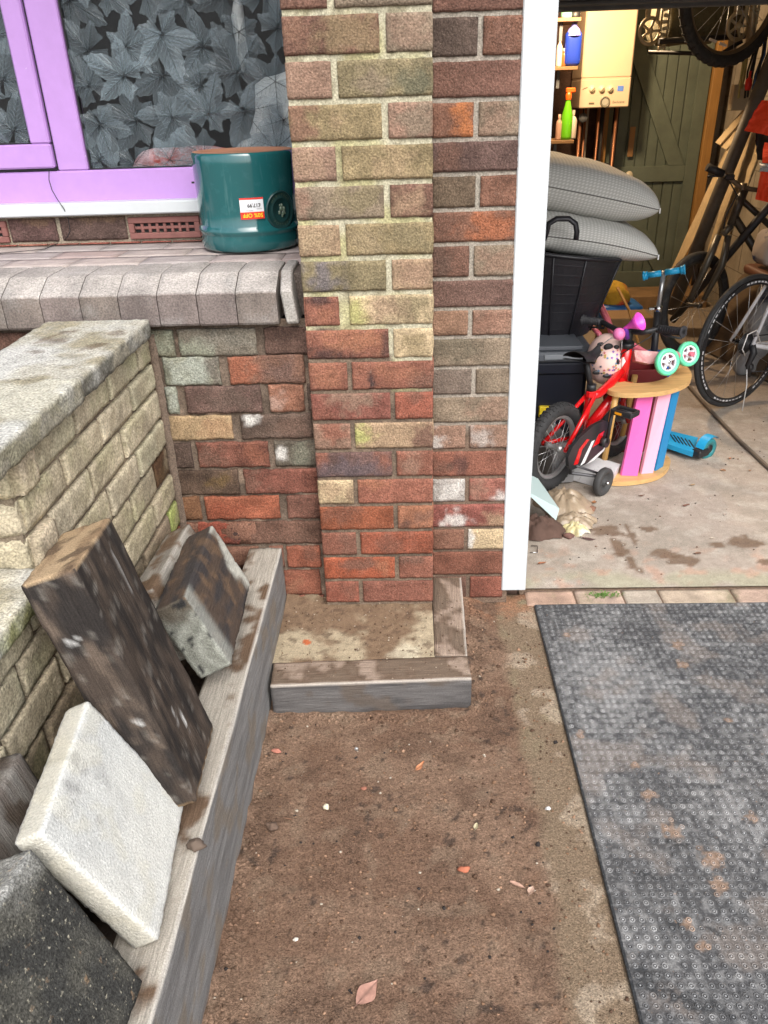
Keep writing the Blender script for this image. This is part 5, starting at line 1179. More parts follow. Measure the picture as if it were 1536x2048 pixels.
def saddle(i, j):
    t = i/14; a = (j/10-.5)*math.pi; wv = .055*(1-.72*sm(t, .25, .9)); xx = (t-.35)*.165
    return sc+f_*xx+s_v*math.sin(a)*wv+Z*(math.cos(a)*.018+.012*math.cos(t*5)-.012*abs(math.sin(a))**2)
m.grid(14, 10, saddle, None, True); m.grid(14, 10, lambda i, j: saddle(i, j)-Z*(.026*(.3+abs(math.cos((j/10-.5)*math.pi)))), None, True, flip=True); 
m.build('saddle', M_blk, bk)
m = MB(); m.tube([sc-Z*.012+f_*.02, SCL+Z*.03], .012, 12); m.tube([SCL+Z*.05, SCL+Z*.025], .02, 12); m.build('seat_post', M_blk, bk)
# chain guard: rounded plate beside the wheel
cg = [(-.035, .14), (-.045, .185), (-.02, .22), (.03, .245), (.12, .268), (.20, .268), (.255, .24), (.265, .19), (.23, .135), (.15, .105), (.05, .11), (-.01, .115)]
m = MB(); m.prism([B(a, .085, b+.0) for a, b in cg], s_v, .014); cgo = m.build('chain_guard', mat('guard_black', (.018, .018, .020), rough=.35), bk)
m = MB(); m.prism([B(a, .0992, b) for a, b in ((.0, .135), (.03, .195), (.08, .222), (.10, .215), (.05, .185), (.03, .13))], s_v, .0015); m.prism([B(a, .0992, b) for a, b in ((.13, .17), (.17, .215), (.21, .22), (.19, .175))], s_v, .0015); m.build('guard_panel', M_redp, cgo)
m = MB(); m.prism([B(a, .0993, b) for a, b in ((.05, .115), (.12, .20), (.14, .20), (.08, .118))], s_v, .0015); m.prism([B(a, .0994, b) for a, b in ((.10, .106), (.22, .135), (.235, .155), (.225, .125), (.15, .1055))], s_v, .0016); m.build('guard_stripe', M_whp, cgo)
m = MB(); m.tube([B(.20, .10, .175), B(.20, .125, .175)], .022, 14); pd = W(1250, 824, y=2.95); m.tube([B(.20, .122, .175), pd-s_v*.055+Vector((0, 0, .0))], .008, 8); m.build('crank', M_blk, bk)
m = MB(); Rp = Matrix((f_, s_v*-1, Z)).transposed()
for a in (-.028, .028): m.box(pd+f_*a, (.014, .095, .022), Rp, .004)
for a in (-.044, .044): m.box(pd+s_v*a, (.056, .012, .022), Rp, .003)
m.tube([pd-s_v*.05, pd+s_v*.045], .008, 8); pdo = m.build('pedal', M_blk, bk); m = MB(); m.box(pd-f_*.0358-s_v*.01, (.002, .03, .010), Rp, .001); m.build('reflector', mat('amber', (.75, .30, .01), rough=.3), pdo)
# stabiliser
tw = W(1207, 958, y=2.90); tw.z = .060+FZ*.5
for sgn in (1, -1):
    c = tw if sgn > 0 else B(0, -.165, .06)
    m = MB(); m.lathe([(.0, -.012), (.012, -.012), (.016, -.004), (.036, -.004), (.040, -.014), (.056, -.014), (.060, -.009), (.060, .009), (.056, .014), (.040, .014), (.036, .004), (.016, .004), (.012, .014), (0, .014)], c, s_v, 36); wh = m.build('stabiliser_wheel', mat('grey_rubber', (.045, .045, .045), rough=.7) if sgn > 0 else bpy.data.materials['grey_rubber'], bk)
    m = MB(); m.lathe([(0, .026), (.006, .026), (.007, .013), (0, .012)], c, s_v*sgn, 10); m.build('axle_nut', M_chr, wh)
    m = MB(); a0 = B(0, sgn*.085, RW); m.tube([B(-.005, sgn*.075, RW+.03), a0+Z*-.01, a0+s_v*sgn*.005-Z*.09], [.010, .011, .011], 8, flat=.5); m.tube([a0-Z*.09, c-s_v*sgn*.03+Z*.015, c-s_v*sgn*.012], .007, 8); m.tube([a0-Z*.05, c-s_v*sgn*.028+Z*.03], .005, 8); m.build('stabiliser_arm', mat('arm_grey', (.06, .06, .065), rough=.4) if sgn > 0 else bpy.data.materials['arm_grey'], bk)
# horn
M_hp = mat('hot_pink_plastic', (.85, .09, .55), rough=.3); M_pk = mat('pink_rubber', (.80, .20, .45), rough=.55); M_vio = mat('violet_plastic', (.16, .03, .42), rough=.35)
h0 = W(1238, 668, y=3.10); h1 = W(1252, 655, y=3.10); h2 = W(1276, 642, y=3.08)
m = MB(); m.ball(h0, .025, 10); hr = m.build('horn', M_pk, bk, label='pink bulb horn on the handlebar')
m = MB(); d_ = (h2-h1); L_ = d_.length; m.lathe([(.004, -.01), (.007, 0), (.012, L_*.35), (.025, L_*.85), (.037, L_*1.25), (.035, L_*1.25), (.023, L_*.83), (.004, L_*.3)], h1, d_.normalized()+Vector((.0, -.25, 0)), 32); m.build('horn_bell', M_hp, hr)
m = MB(); m.tube([h1, W(1254, 676, y=3.12)], [.009, .011], 8); m.build('horn_clamp', M_vio, hr)
m = MB(); m.prism([W(a, b, y=3.155) for a, b in ((1245, 716), (1251, 712), (1252, 722), (1244, 735))], Vector((0, 1, 0)), .012); m.build('frame_decal', M_whp, bk)

# ---------------- helmet behind the bicycle
hc = W(1212, 718, y=3.24); hm = thing('helmet', "pale pink child's helmet printed with stars, hanging behind the saddle", 'helmet', hc-Z*.1)
M_hel = mat('helmet_pink', (.82, .58, .52), rough=.35)
m = MB(); m.ball(hc, .10, 14, sc=(.82, .95, 1.08)); ho = m.build('helmet_shell', M_hel, hm)
m = MB(); vf = (Vector((0, 0, CZ))-hc).normalized(); hx = Z.cross(vf).normalized(); hy = vf.cross(hx)
def onh(u, v, off=.0): 
    d = (vf+hx*u+hy*v).normalized(); k = 1/math.sqrt((d.x/.82)**2+(d.y/.95)**2+(d.z/1.08)**2); return hc+d*(.10*k+off), d
for (u, v, a, b_) in ((-.35, .75, .016, .010), (.45, .62, .012, .010), (-.45, -.85, .02, .010), (.15, -1.0, .018, .008), (.6, -.1, .007, .012), (.05, .55, .02, .016)):
    p, d = onh(u, v, .001); m = MB(); m.ball(p, 1, 6, sc=(a, .006, b_)); m.build('vent', M_blk, ho)
pass
sc3 = [(.25, .10, .45), (.55, .15, .15), (.10, .25, .40), (.45, .30, .05), (.08, .08, .12)]; rnd = random.Random(6); m = MB()
for k in range(46):
    u, v = rnd.uniform(-.85, .85), rnd.uniform(-.95, .5); p, d = onh(u, v, .0008); ex = d.cross(Z).normalized(); ey = ex.cross(d); s_ = .0075; pts = []
    for q in range(10): a = q*math.pi/5+k; r_ = s_*(1 if q % 2 else .42); pts.append(p+ex*math.cos(a)*r_+ey*math.sin(a)*r_)
    m.add(pts+[p+d*.0004], [[q, (q+1) % 10, 10] for q in range(10)], sc3[k % 5])
m.build('star_print', mat('star_print', attr=True, rough=.4), ho)
m = MB(); a = W(1215, 672, y=3.14); m.tube([W(1203, 690, y=3.14), W(1222, 676, y=3.12), W(1244, 676, y=3.12), W(1243, 700, y=3.12)], .005, 6, flat=.4); m.build('chin_strap', mat('grey_strap', (.5, .5, .5), rough=.7), hm)
# ---------------- wooden toy seat with painted slats
M_ply = mat('birch_ply', (.60, .37, .15), rough=.5, var=(1, .82, 1.12, (8, 60, 90)), tints=[(1, .5, .7, (.40, .22, .08), .45, (6, 50, 50))]); M_dow = mat('beech_dowel', (.62, .36, .11), rough=.45)
ts = thing('toy_crib', 'wooden toy crib frame with pink and blue slats standing on end', 'toy furniture', W(1270, 960, z=FZ))
tz = .405
def bandpts(ctrl, z):    # outline picked off the board's upper face
    return [W(a, b, z=z) for a, b in ctrl]
top = [(1208, 768), (1212, 761), (1226, 758), (1245, 762), (1265, 766), (1290, 766), (1315, 762), (1338, 754), (1352, 742), (1358, 730), (1368, 727), (1378, 736), (1385, 750), (1380, 762), (1362, 773), (1330, 782), (1290, 786), (1255, 787), (1225, 784), (1211, 776)]
def smooth(P, it=2):
    for _ in range(it):
        Q = []
        for i in range(len(P)): a, b = P[i], P[(i+1) % len(P)]; Q += [a*.75+b*.25, a*.25+b*.75]
        P = Q
    return P
m = MB(); m.prism(smooth(bandpts(top, tz)), -Z, .020); m.build('top_board', M_ply, ts)
def rr_(P, dx): return P
bot = [(1200, 958), (1215, 945), (1250, 930), (1300, 915), (1330, 908), (1341, 916), (1341, 930), (1325, 948), (1300, 957), (1262, 963), (1225, 964)]
m = MB(); m.prism(smooth(bandpts(bot, .030)), -Z, .020); m.build('base_board', M_ply, ts)
def slat(nm, tl, tr_, bl_, br_2, c, mt):
    # top and bottom outer corners; thickness inward
    zt2, zb2 = tz-.021, .031
    A_, B2 = W(*tl, z=zt2), W(*tr_, z=zt2); C2, D2 = W(*bl_, z=zb2), W(*br_2, z=zb2)
    n_ = (B2-A_).cross(C2-A_).normalized(); n_ = n_ if n_.y > 0 else -n_
    m2 = MB(); m2.prism([A_, B2, D2, C2], n_, .014); return m2.build('slat', mt, ts)
slat('slat', (1276, 790), (1308, 786), (1243, 951), (1275, 952), None, mat('slat_pink', (.80, .13, .42), rough=.4)); slat('slat', (1318, 786), (1344, 781), (1283, 948), (1306, 946), None, mat('slat_pale_pink', (.88, .40, .52), rough=.4)); slat('slat', (1346, 781), (1361, 774), (1311, 942), (1326, 933), None, mat('slat_blue', (.015, .22, .48), rough=.4))
m = MB(); a = W(1232, 790, z=tz-.021); b = W(1206, 935, z=.031); m.tube([a, b], .013, 14); m.build('post', M_dow, ts)
m = MB(); a = W(1290, 775, z=tz-.021)+Vector((.0, .16, 0)); m.tube([a, Vector((a.x-.02, a.y+.03, .031))], .013, 14); m.build('post', M_dow, ts)
# ---------------- pink scooter lying across the crib, mint wheels
M_mint = mat('mint_wheel', (.14, .72, .40), rough=.35); M_scp = mat('pink_scooter_plastic', (.72, .16, .22), rough=.35); M_glw = mat('wheel_white', (.70, .68, .72), rough=.35)
w1, w2 = W(1334, 724, y=3.09), W(1376, 708, y=3.20); ps = thing('pink_scooter', 'pink three wheeled scooter with mint green wheels lying upside down on the crib', 'scooter', w1-Z*.07)
axn = (w2-w1).normalized(); wn = Vector((.33, -.90, .25)).normalized()
def mintwheel(c, R_):
    m2 = MB(); m2.lathe([(R_*.70, -.012), (R_*.92, -.013), (R_, -.006), (R_, .006), (R_*.92, .013), (R_*.70, .012), (R_*.70, -.012)], c, wn, 40); wo = m2.build('wheel', M_mint, ps)
    m2 = MB(); x = wn.orthogonal().normalized(); y = wn.cross(x); m2.lathe([(R_*.56, .009), (R_*.70, .010), (R_*.70, -.010), (R_*.56, -.009), (R_*.56, .009)], c, wn, 40); m2.lathe([(0, .013), (R_*.16, .012), (R_*.30, .009), (R_*.30, -.009), (0, -.010)], c, wn, 24)
    for k in range(5):
        a = 2*math.pi*k/5+.3; e = x*math.cos(a)+y*math.sin(a); m2.box(c+e*R_*.43, (R_*.34, R_*.22, .015), Matrix((e, wn.cross(e), wn)).transposed(), .002)
    m2.build('wheel_hub', M_glw, wo); m2 = MB(); m2.lathe([(0, .016), (.006, .016), (.007, .012)], c, wn, 10); m2.build('axle_bolt', M_chr, wo)
mintwheel(w1, .055); mintwheel(w2, .052)
m = MB(); m.tube([w1-wn*.012, (w1+w2)/2-wn*.03, w2-wn*.012], .012, 10); m.tube([w2+wn*.012, w2+wn*.03], .010, 10); m.build('front_axle', M_scp, ps)
m = MB(); Q = [W(1268, 700, y=3.16), W(1325, 704, y=3.14), W(1331, 722, y=3.14), W(1300, 728, y=3.12), W(1272, 722, y=3.12)]; m.prism(Q, Vector((0, .5, -.2)), .05); m.ball((w1+w2)/2+Z*.01-wn*.03, .025, 8, sc=(1.2, 1, .8)); m.build('deck', mat('scooter_deck', (.52, .22, .22), rough=.45, tints=[(30, .5, .6, (.65, .55, .5), .5)]), ps)
m = MB(); m.tube([W(1190, 592, y=3.75), W(1228, 668, y=3.45), W(1300, 712, y=3.2)], .014, 10); m.build('steering_tube', M_scp, ps)
# ---------------- red crate behind the crib
m = MB(); cx = W(1292, 725, y=3.36); rc = thing('red_box', 'dark red toy box behind the crib', 'box', (cx.x, 3.4, FZ))
for a, b in (((-.11, -.10, FZ), (.09, -.09, .40)), ((-.11, .10, FZ), (.09, .11, .40)), ((-.11, -.0895, FZ), (-.10, .0995, .40)), ((.08, -.0895, FZ), (.09, .0995, .40)), ((-.0995, -.0895, FZ), (.0795, .0995, .03))): m.bx((cx.x+a[0], 3.42+a[1], a[2]), (cx.x+b[0], 3.42+b[1], b[2]), .002)
m.build('box_side', mat('dark_red', (.16, .012, .014), rough=.5), rc)
# ---------------- blue scooter standing behind
M_scb = mat('scooter_blue', (.02, .36, .66), rough=.4); scr = thing('blue_scooter', 'sky blue push scooter with a t handlebar and silver stem', 'scooter', W(1312, 800, y=3.75)*1)
a, b = W(1287, 552, y=3.80), W(1369, 539, y=3.74); m = MB(); mid = (a+b)/2; d_ = (b-a)
m.tube([a, a+d_*.10], .019, 14); m.tube([a+d_*.10, mid-d_*.06], .0145, 14); m.tube([a-d_*.02, a+d_*.03], .022, 14); m.tube([mid+d_*.03, b-d_*.1], .0145, 14); m.tube([b-d_*.1, b], .019, 14); m.tube([b-d_*.03, b+d_*.02], .022, 14); m.build('handlebar_grip', M_scb, scr)
cl_ = W(1316, 617, y=3.74); fo = W(1305, 735, y=3.68); m = MB(); m.tube([mid+Z*.003, cl_], .011, 14); m.tube([mid-d_*.1, mid+d_*.1], .010, 10); m.build('stem_tube', M_alu, scr)
m = MB(); m.tube([cl_+Z*.012, cl_-Z*.012], .020, 14); m.box(cl_+Vector((-.03, 0, 0)), (.03, .012, .014), None, .003); m.build('clamp', M_chr, scr)
m = MB(); m.tube([cl_-Z*.013, fo], .017, 14); m.tube([fo, W(1300, 800, y=3.60)], .014, 10); m.build('steering_column', M_blk, scr)
wc_ = W(1415, 897, y=3.26); m = MB(); dk = [W(1342, 862, z=.055), W(1396, 875, z=.055), W(1386, 905, z=.055), W(1330, 886, z=.055), W(1290, 860, z=.055), W(1300, 840, z=.055)]
m.prism(dk, -Z, .022); dko = m.build('scooter_deck', M_scb, scr)
m = MB()
for k in range(6):
    t = k/6; p = W(1340+46*t, 868+15*t, z=.056); q = W(1351+44*t, 883+14*t, z=.056) ; d2 = (q-p); m.box((p+q)/2, (d2.length*1.1, .006, .002), Matrix((d2.normalized(), Z.cross(d2.normalized()), Z)).transposed(), .0005)
m.build('grip_strip', M_blk, dko)
axs = Vector((.55, -.80, 0)).normalized(); wdir = Vector((.80, .55, 0)).normalized()
m = MB(); m.lathe([(.022, -.013), (.045, -.013), (.050, -.007), (.050, .007), (.045, .013), (.022, .013), (.022, -.013)], wc_, axs, 32); wo = m.build('rear_wheel', mat('teal_wheel', (.025, .20, .22), rough=.35), scr)
m = MB(); m.lathe([(0, .014), (.02, .012), (.0225, 0), (.02, -.012), (0, -.014)], wc_, axs, 20); m.build('wheel_hub', M_blk, wo)
m = MB(); e_ = -wdir
def mg(i, j):
    a = R(15+120*i/12); d2 = (Z*math.sin(a)+e_*math.cos(a)); return wc_+d2*.060+axs*(.02*(j/3*2-1))
m.grid(12, 3, mg, None, True); m.grid(12, 3, lambda i, j: mg(i, j)+(mg(i, j)-wc_).normalized()*.004, None, True, flip=True); m.build('mudguard', M_scb, scr)
m = MB(); m.box(wc_+e_*.05-Z*.005, (.07, .05, .035), Matrix((wdir, Z.cross(wdir), Z)).transposed(), .006); m.build('rear_bracket', M_blk, scr)
# ---------------- black rubber trug
M_trug = mat('black_trug_rubber', (.013, .013, .017), rough=.42, spec=.5, rvar=.1, bumps=[(8, .2, .01)])
tb0 = W(1110, 665, y=3.62); tzb = tb0.z; cx, cyy = W(1105, 640, y=3.62).x, 3.66; rb, rt, hh = .175, .285, .36
lean_ = Vector((.10, 0, 0))
tg = thing('rubber_trug', 'black flexible rubber trug with looped handle under the grey cushions', 'bucket', (cx, cyy, tzb))
m = MB(); n = 64
def tp(h, a, off=0): 
    r_ = rb+(rt-rb)*(h/hh)**.9+off; z_ = tzb+h*(1-.10*math.cos(a)*(h/hh)-.05*(h/hh)*math.sin(a)); return Vector((cx+lean_.x*(h/hh)*0+math.cos(a)*r_*1.02, cyy+math.sin(a)*r_*.85, z_))
hs_ = [0, .004]
hh_list = [0]
for k in range(9): hh_list += [hh*(k+.05)/9+.004, hh*(k+.12)/9+.004, hh*(k+.9)/9]
hh_list = sorted(set([min(v, hh) for v in hh_list]))+[hh]
offs = [(.0007 if (k % 3 == 1) else 0) for k in range(len(hh_list))]
m.grid(n, len(hh_list)-1, lambda i, j: tp(hh_list[j], 2*math.pi*i/n, offs[j]), None, False)
m.grid(n, 6, lambda i, j: tp(hh*(1-j/6*.96), 2*math.pi*i/n, -.005), None, True, flip=False)
m.add([tp(.004, 2*math.pi*i/n) for i in range(n)], [list(range(n))]); m.build('trug_body', M_trug, tg)
m = MB(); m.tube([tp(hh, 2*math.pi*i/n) for i in range(n)], .009, 8, closed=True); 
for a in (R(-100), R(-72), R(-20), R(30)): m.tube([tp(h_, a, .003) for h_ in (0.01, hh*.3, hh*.6, hh*.98)], .0045, 6)
m.build('rim', M_trug, tg)
m = MB(); hp = [W(1092, 462, y=3.42), W(1096, 446, y=3.42), W(1112, 436, y=3.42), W(1136, 436, y=3.42), W(1149, 446, y=3.42), W(1152, 462, y=3.42), W(1150, 478, y=3.42)]; hp = [Vector((v.x, 3.40+.0, v.z)) for v in hp]; m.tube([W(1088, 478, y=3.42)]+hp, .0105, 10, flat=1.3); m.build('handle', M_trug, tg)
# ---------------- storage box under the trug
M_bxb = mat('box_navy_black', (.008, .010, .018), rough=.35); M_lid = mat('lid_grey', (.085, .095, .11), rough=.4); M_yel = mat('yellow_clip', (.75, .55, .02), rough=.4)
c0 = W(1088, 700, y=3.26); sbx = thing('storage_box', 'black plastic storage box with a grey lid and yellow clips under the trug', 'storage box', (c0.x, 3.5, FZ)); x0_, x1_, y0_, y1_ = .36, W(1186, 760, y=3.3).x, 3.30, 3.95; zl_ = W(1130, 716, y=3.3).z; 
m = MB(); m.bx((x0_, y0_+.02, FZ), (x1_-.02, y1_-.02, zl_-.02), .02); m.bx((x0_-.0, y0_+.006, zl_-.08), (x1_-.006, y1_-.006, zl_-.021), .01); m.build('box_body', M_bxb, sbx)
m = MB(); m.bx((x0_-.005, y0_-.006, zl_-.02), (x1_+.005, y1_+.006, zl_+.025), .014); m.bx((x0_+.06, y0_+.02, zl_+.026), (x1_-.05, y1_-.03, zl_+.045), .012); m.build('lid', M_lid, sbx)
m = MB(); m.bx((W(1090, 690, y=y0_).x, y0_-.012, zl_-.003), (W(1172, 690, y=y0_).x, y0_-.0065, zl_+.018), .003); m.build('lid_panel', mat('lid_pale', (.20, .22, .24), rough=.4), sbx)
m = MB(); a = W(1087, 822, y=y0_); m.bx((a.x-.02, y0_-.004, a.z-.03), (a.x+.032, y0_+.018, a.z+.02), .003); m.build('clip', M_yel, sbx)
# ---------------- cushions
M_waf = bpy.data.materials.new('waffle_fabric'); M_waf.use_nodes = True; t = M_waf.node_tree; b = t.nodes['Principled BSDF']; b.inputs['Roughness'].default_value = .9; b.inputs['Specular IOR Level'].default_value = .2
a = t.nodes.new('ShaderNodeAttribute'); a.attribute_name = 'Col'; t.links.new(a.outputs['Color'], b.inputs['Base Color'])
def cushion(nm, lab, pts_top, ctr, ax_u, ax_v, Lu, Lv, th, droop=0):
    root = thing(nm, lab, 'cushion', ctr-Z*th*.5, 'grey waffle cushions stacked on the trug'); U_ = Vector(ax_u).normalized(); V_ = Vector(ax_v).normalized(); Nn_ = U_.cross(V_).normalized(); m2 = MB(); nu, nv = 150, 90
    def P(i, j, s_):
        u, v = math.sin((i/nu*2-1)*math.pi/2), math.sin((j/nv*2-1)*math.pi/2); e = (max(0, 1-abs(u)**6)*max(0, 1-abs(v)**6))**.45*(1-.25*u*u); uu = u*Lu*(1-.05*v*v); vv = v*Lv*(1-.05*u*u)
        dz = fN((u*1.4+ctr.z*7, v*1.4, s_), 1.2, 3)*.010*e; dr = -droop*(max(0, u)**2)*Lu; 
        tx = .0005*e if ((i % 2) and (j % 2)) else 0
        return ctr+U_*uu+V_*vv+Nn_*(s_*th*.5*e+dz+s_*tx)+Z*dr
    def Cc(i, j): return (.72, .72, .69) if ((i % 2) and (j % 2)) else (.46, .46, .43)
    for s_ in (1, -1): m2.grid(nu, nv, lambda i, j: P(i, j, s_), Cc, True, flip=(s_ < 0))
    m2.build('cushion_cover', M_waf, root)
    m2 = MB(); m2.tube([P(i, 0, 1)+Vector((0, -.001, 0)) for i in range(0, nu+1, 3)]+[P(nu, j, 1) for j in range(0, nv+1, 6)], .0022, 6, (.17, .17, .16)); m2.build('piping', mat('piping_'+nm, (.14, .14, .13), rough=.9), root)
    m2 = MB(); p = P(nu-6, 2, 1); m2.box(p+Vector((.0, -.006, -.006)), (.006, .004, .022), None, .001); m2.build('zip_pull', M_whp, root)
ca = W(1175, 385, y=3.78); cushion('cushion', 'upper grey waffle cushion, its right end jutting past the green door', None, Vector((.70, 3.85, ca.z+.045)), (1, .05, -.21), (-.02, 1, .05), .415, .30, .215, .02)
cb_ = W(1190, 465, y=3.72); cushion('cushion', 'lower grey waffle cushion resting on the black trug', None, Vector((.70, 3.80, W(1190, 452, y=3.75).z+.0)), (1, .05, -.14), (-.02, 1, .05), .415, .30, .165, .08)
# ---------------- board, cloth, bag, boxes on the floor by the post
M_brd = mat('pale_green_board', (.44, .56, .55), rough=.35); bd = [W(1060, 950, y=2.85), W(1117, 1028, y=2.72), W(1112, 1040, y=2.70), W(1050, 1000, y=2.62)]
m = MB(); P0, P1, P2, P3_ = W(1058, 935, y=2.86), W(1118, 1020, y=2.66), W(1112, 1041, y=2.62), W(1052, 985, y=2.60)
m.prism([P0, P1, P2, P3_], Vector((.3, 1, .3)), .008); m.build('board', M_brd, label='pale blue green sheet of board sticking out from behind the white post', cat='board')
M_bag = mat('dusty_clear_plastic', (.31, .24, .165), rough=.35, spec=.6, var=(14, .7, 1.25), bumps=[(40, .6, .006)]); m = MB()
bc = W(1150, 1020, z=.03)
def lump(m2, c, a, b_, h, seed, n=26, fold=.35):
    def P(i, j):
        th = 2*math.pi*i/n; r_ = j/9; k = 1+fold*N((math.cos(th)*1.6+seed, math.sin(th)*1.6, 0), 1.0)+.10*math.sin(th*7+seed*3)*r_
        return Vector((c.x+math.cos(th)*a*r_*k, c.y+math.sin(th)*b_*r_*k, c.z+h*(1-r_**2.2)*(1+.5*fN((math.cos(th)*r_*2+seed, math.sin(th)*r_*2, 0), 2.2, 3))+.006*math.sin(th*9+seed)*r_))
    m2.grid(n, 9, P, None, True)
m = MB(); lump(m, W(1128, 1010, z=.01), .10, .13, .055, 2.0, 40); lump(m, W(1150, 1045, z=.008), .085, .06, .035, 5.0, 40); m.build('plastic_bag', M_bag, label="crumpled dusty plastic bag under the red bicycle's back wheel", cat='bag')
m = MB(); lump(m, W(1150, 1060, z=.008), .05, .045, .028, 8.0, 40); m.build('yellow_cloth', mat('dirty_cream_cloth', (.52, .45, .24), rough=.8, tints=[(20, .5, .6, (.6, .6, .55), .8)], bumps=[(50, .7, .006)]), label='dirty cream and white rag at the front of the plastic bag', cat='rag')
m = MB(); lump(m, W(1075, 1062, z=.008), .11, .07, .055, 11.0, 40, .2); m.build('brown_sack', mat('brown_sack', (.085, .048, .035), rough=.9, var=(20, .7, 1.2), bumps=[(60, .5, .004)]), label='dark brown folded sack lying behind the foot of the white post', cat='sack')
m = MB(); q = W(1195, 955, z=.02); m.box((q.x-.04, q.y+.03, .045), (.24, .14, .07), Matrix.Rotation(R(-28), 3, 'Z') @ Matrix.Rotation(R(6), 3, 'Y'), .002); m.build('cardboard_box', mat('white_card', (.55, .55, .56), rough=.6, tints=[(60, .6, .66, (.2, .2, .2), .5)]), label='flat white printed box lying between the bicycle wheel and the stabiliser', cat='box')
m = MB(); q = W(1100, 940, y=3.12); m.box((.62, 3.14, .10), (.10, .3, .17), Matrix.Rotation(R(10), 3, 'Z'), .003); m.build('grey_box', mat('grey_card', (.26, .26, .26), rough=.6), label='grey carton behind the spokes of the red bicycle', cat='box')
m = MB(); m.tube([W(1062, 1092, z=.012), W(1075, 1092, z=.012), W(1075, 1105, z=.012), W(1060, 1105, z=.012)], .0018, 6); m.build('wire_clip', M_chr, label='small bent wire clip on the floor beside the white post', cat='clip')
for px, py, s_, c, lab in ((1138, 1074, .018, (.15, .075, .06), 'dark reddish stone chip in front of the cream rag'), (1183, 1020, .017, (.22, .11, .07), 'brown stone beside the right side of the plastic bag'), (1165, 1040, .016, (.18, .10, .08), 'small brown stone at the end of the cream rag')): frag('stone', px, py, s_, c, lab, (1, .8, .6), .008)
for px, py, L, wd, an, c, lab in ((1372, 1012, .030, .013, .2, (.17, .075, .05), 'dark brown curled leaf alone in the middle of the garage floor'), (1446, 942, .022, .016, -.5, (.40, .22, .12), 'tan leaf left of the hose near the right edge'), (1460, 918, .016, .012, 1, (.42, .18, .09), 'small orange leaf above the tan one by the hose'), (1283, 992, .024, .010, .1, (.16, .08, .05), 'dark leaf in front of the toy crib base'), (1385, 971, .022, .012, .2, (.35, .24, .13), 'yellowish brown leaf in line with the scooter wheel'),
        (1178, 1079, .050, .018, -.3, (.12, .065, .06), 'long dark leaf on the floor just in front of the bag'), (1085, 1127, .035, .012, .4, (.33, .13, .06), 'rust coloured leaf beside the foot of the white post'), (1188, 1005, .028, .018, 1.2, (.38, .17, .07), 'orange brown leaf propped on the stones by the bag'), (1355, 905, .020, .012, 0, (.30, .15, .08), 'brown leaf under the blue scooter deck'), (1388, 912, .016, .010, .5, (.30, .16, .09), 'tiny brown leaf next to the scooter bracket'),
        (1450, 1030, .014, .009, .5, (.42, .34, .28), 'pale leaf scrap on the open garage floor'), (1395, 1108, .022, .014, -.2, (.20, .11, .07), 'dark leaf lying between the damp patches'), (1110, 1075, .040, .010, .3, (.36, .20, .10), 'thin tan leaf lying along the brown sack'), (1425, 1078, .016, .010, .1, (.45, .38, .30), 'pale cream leaf scrap beside the right hand damp patch'), (1500, 942, .018, .012, .8, (.34, .20, .12), 'brown leaf near the right edge beyond the hose')):
    dead_leaf(px, py, L, wd, an, c, lab, .8, .008, grp='dead leaves blown into the garage')
# small litter on the garage floor
m = MB(); rnd = random.Random(9)
for k in range(420):
    x = rnd.uniform(.42, 1.9); y = rnd.uniform(2.22, 3.9); s_ = rnd.choice([.001, .0016, .0024, .004]); m.ball((x, y, .009), s_, 3, rnd.choice([(.10, .06, .04), (.2, .12, .08), (.5, .46, .4), (.05, .04, .035)]), (1, .7, .5), .9)
m.build('floor_grit', bpy.data.materials['crumb'], kind='stuff', origin=(0, 0, 0))
# ---------------- hose
m = MB(); hp = [(1600, 985), (1536, 934), (1480, 882), (1430, 830), (1395, 792), (1372, 765), (1350, 735), (1335, 700)]; m.tube([W(a, b, z=.016) for a, b in hp], .009, 10); m.build('hose', mat('grey_brown_hose', (.15, .12, .095), rough=.5), label='grey brown hose running across the garage floor towards the back', cat='hose')
# ---------------- road bicycle, only its back end in view
rbo = W(1476, 700, y=3.86); rbc = Vector((rbo.x+.03, 3.90, .345)); rbk = thing('road_bicycle', 'black and white road bicycle at the right edge, back wheel towards us', 'bicycle', (rbc.x, rbc.y, FZ))
ra = Vector((.52, -.853, 0)).normalized(); rf_ = Vector((.853, .52, 0)).normalized()
rw = wheel(rbk, rbc, ra, .337, .013, rim=mat('black_rim', (.015, .015, .016), rough=.25), spokes=20, rimw=.012, hub=.05)
m = MB(); rrm = .337-.026; M_dec = mat('decal_grey', (.62, .62, .64), rough=.4)
for k in range(72):
    if k % 12 == 9 and m.v: m.build('rim_decal', M_dec, rw); m = MB()
    if k % 12 in (9, 10, 11): continue
    a = 2*math.pi*k/72; xx_ = Z; e = Z*math.sin(a)+rf_*math.cos(a); tt = ra.cross(e); hgt = random.uniform(.004, .009); m.box(rbc+e*(rrm-.010)+ra*.0122, (.017, hgt, .0012), Matrix((tt, e, tt.cross(e))).transposed(), .0003)
pass
m = MB(); m.lathe([(rrm-.001, .0125), (rrm-.024, .0125)], rbc, ra, 64); m.build('rim_face', mat('rim_face_black', (.02, .02, .022), rough=.3), rw)
def RB(f, s, z): return rbc+rf_*f+ra*s+Z*z
M_rfr = mat('white_frame', (.6, .6, .62), rough=.25); m = MB()
for s_ in (-1, 1): m.tube([RB(0, s_*.062, 0), RB(.20, s_*.05, -.055), RB(.41, s_*.02, -.07)], [.011, .012, .012], 10); m.tube([RB(0, s_*.062, 0), RB(.16, s_*.03, .28), RB(.27, 0, .52)], [.009, .008, .008], 10)
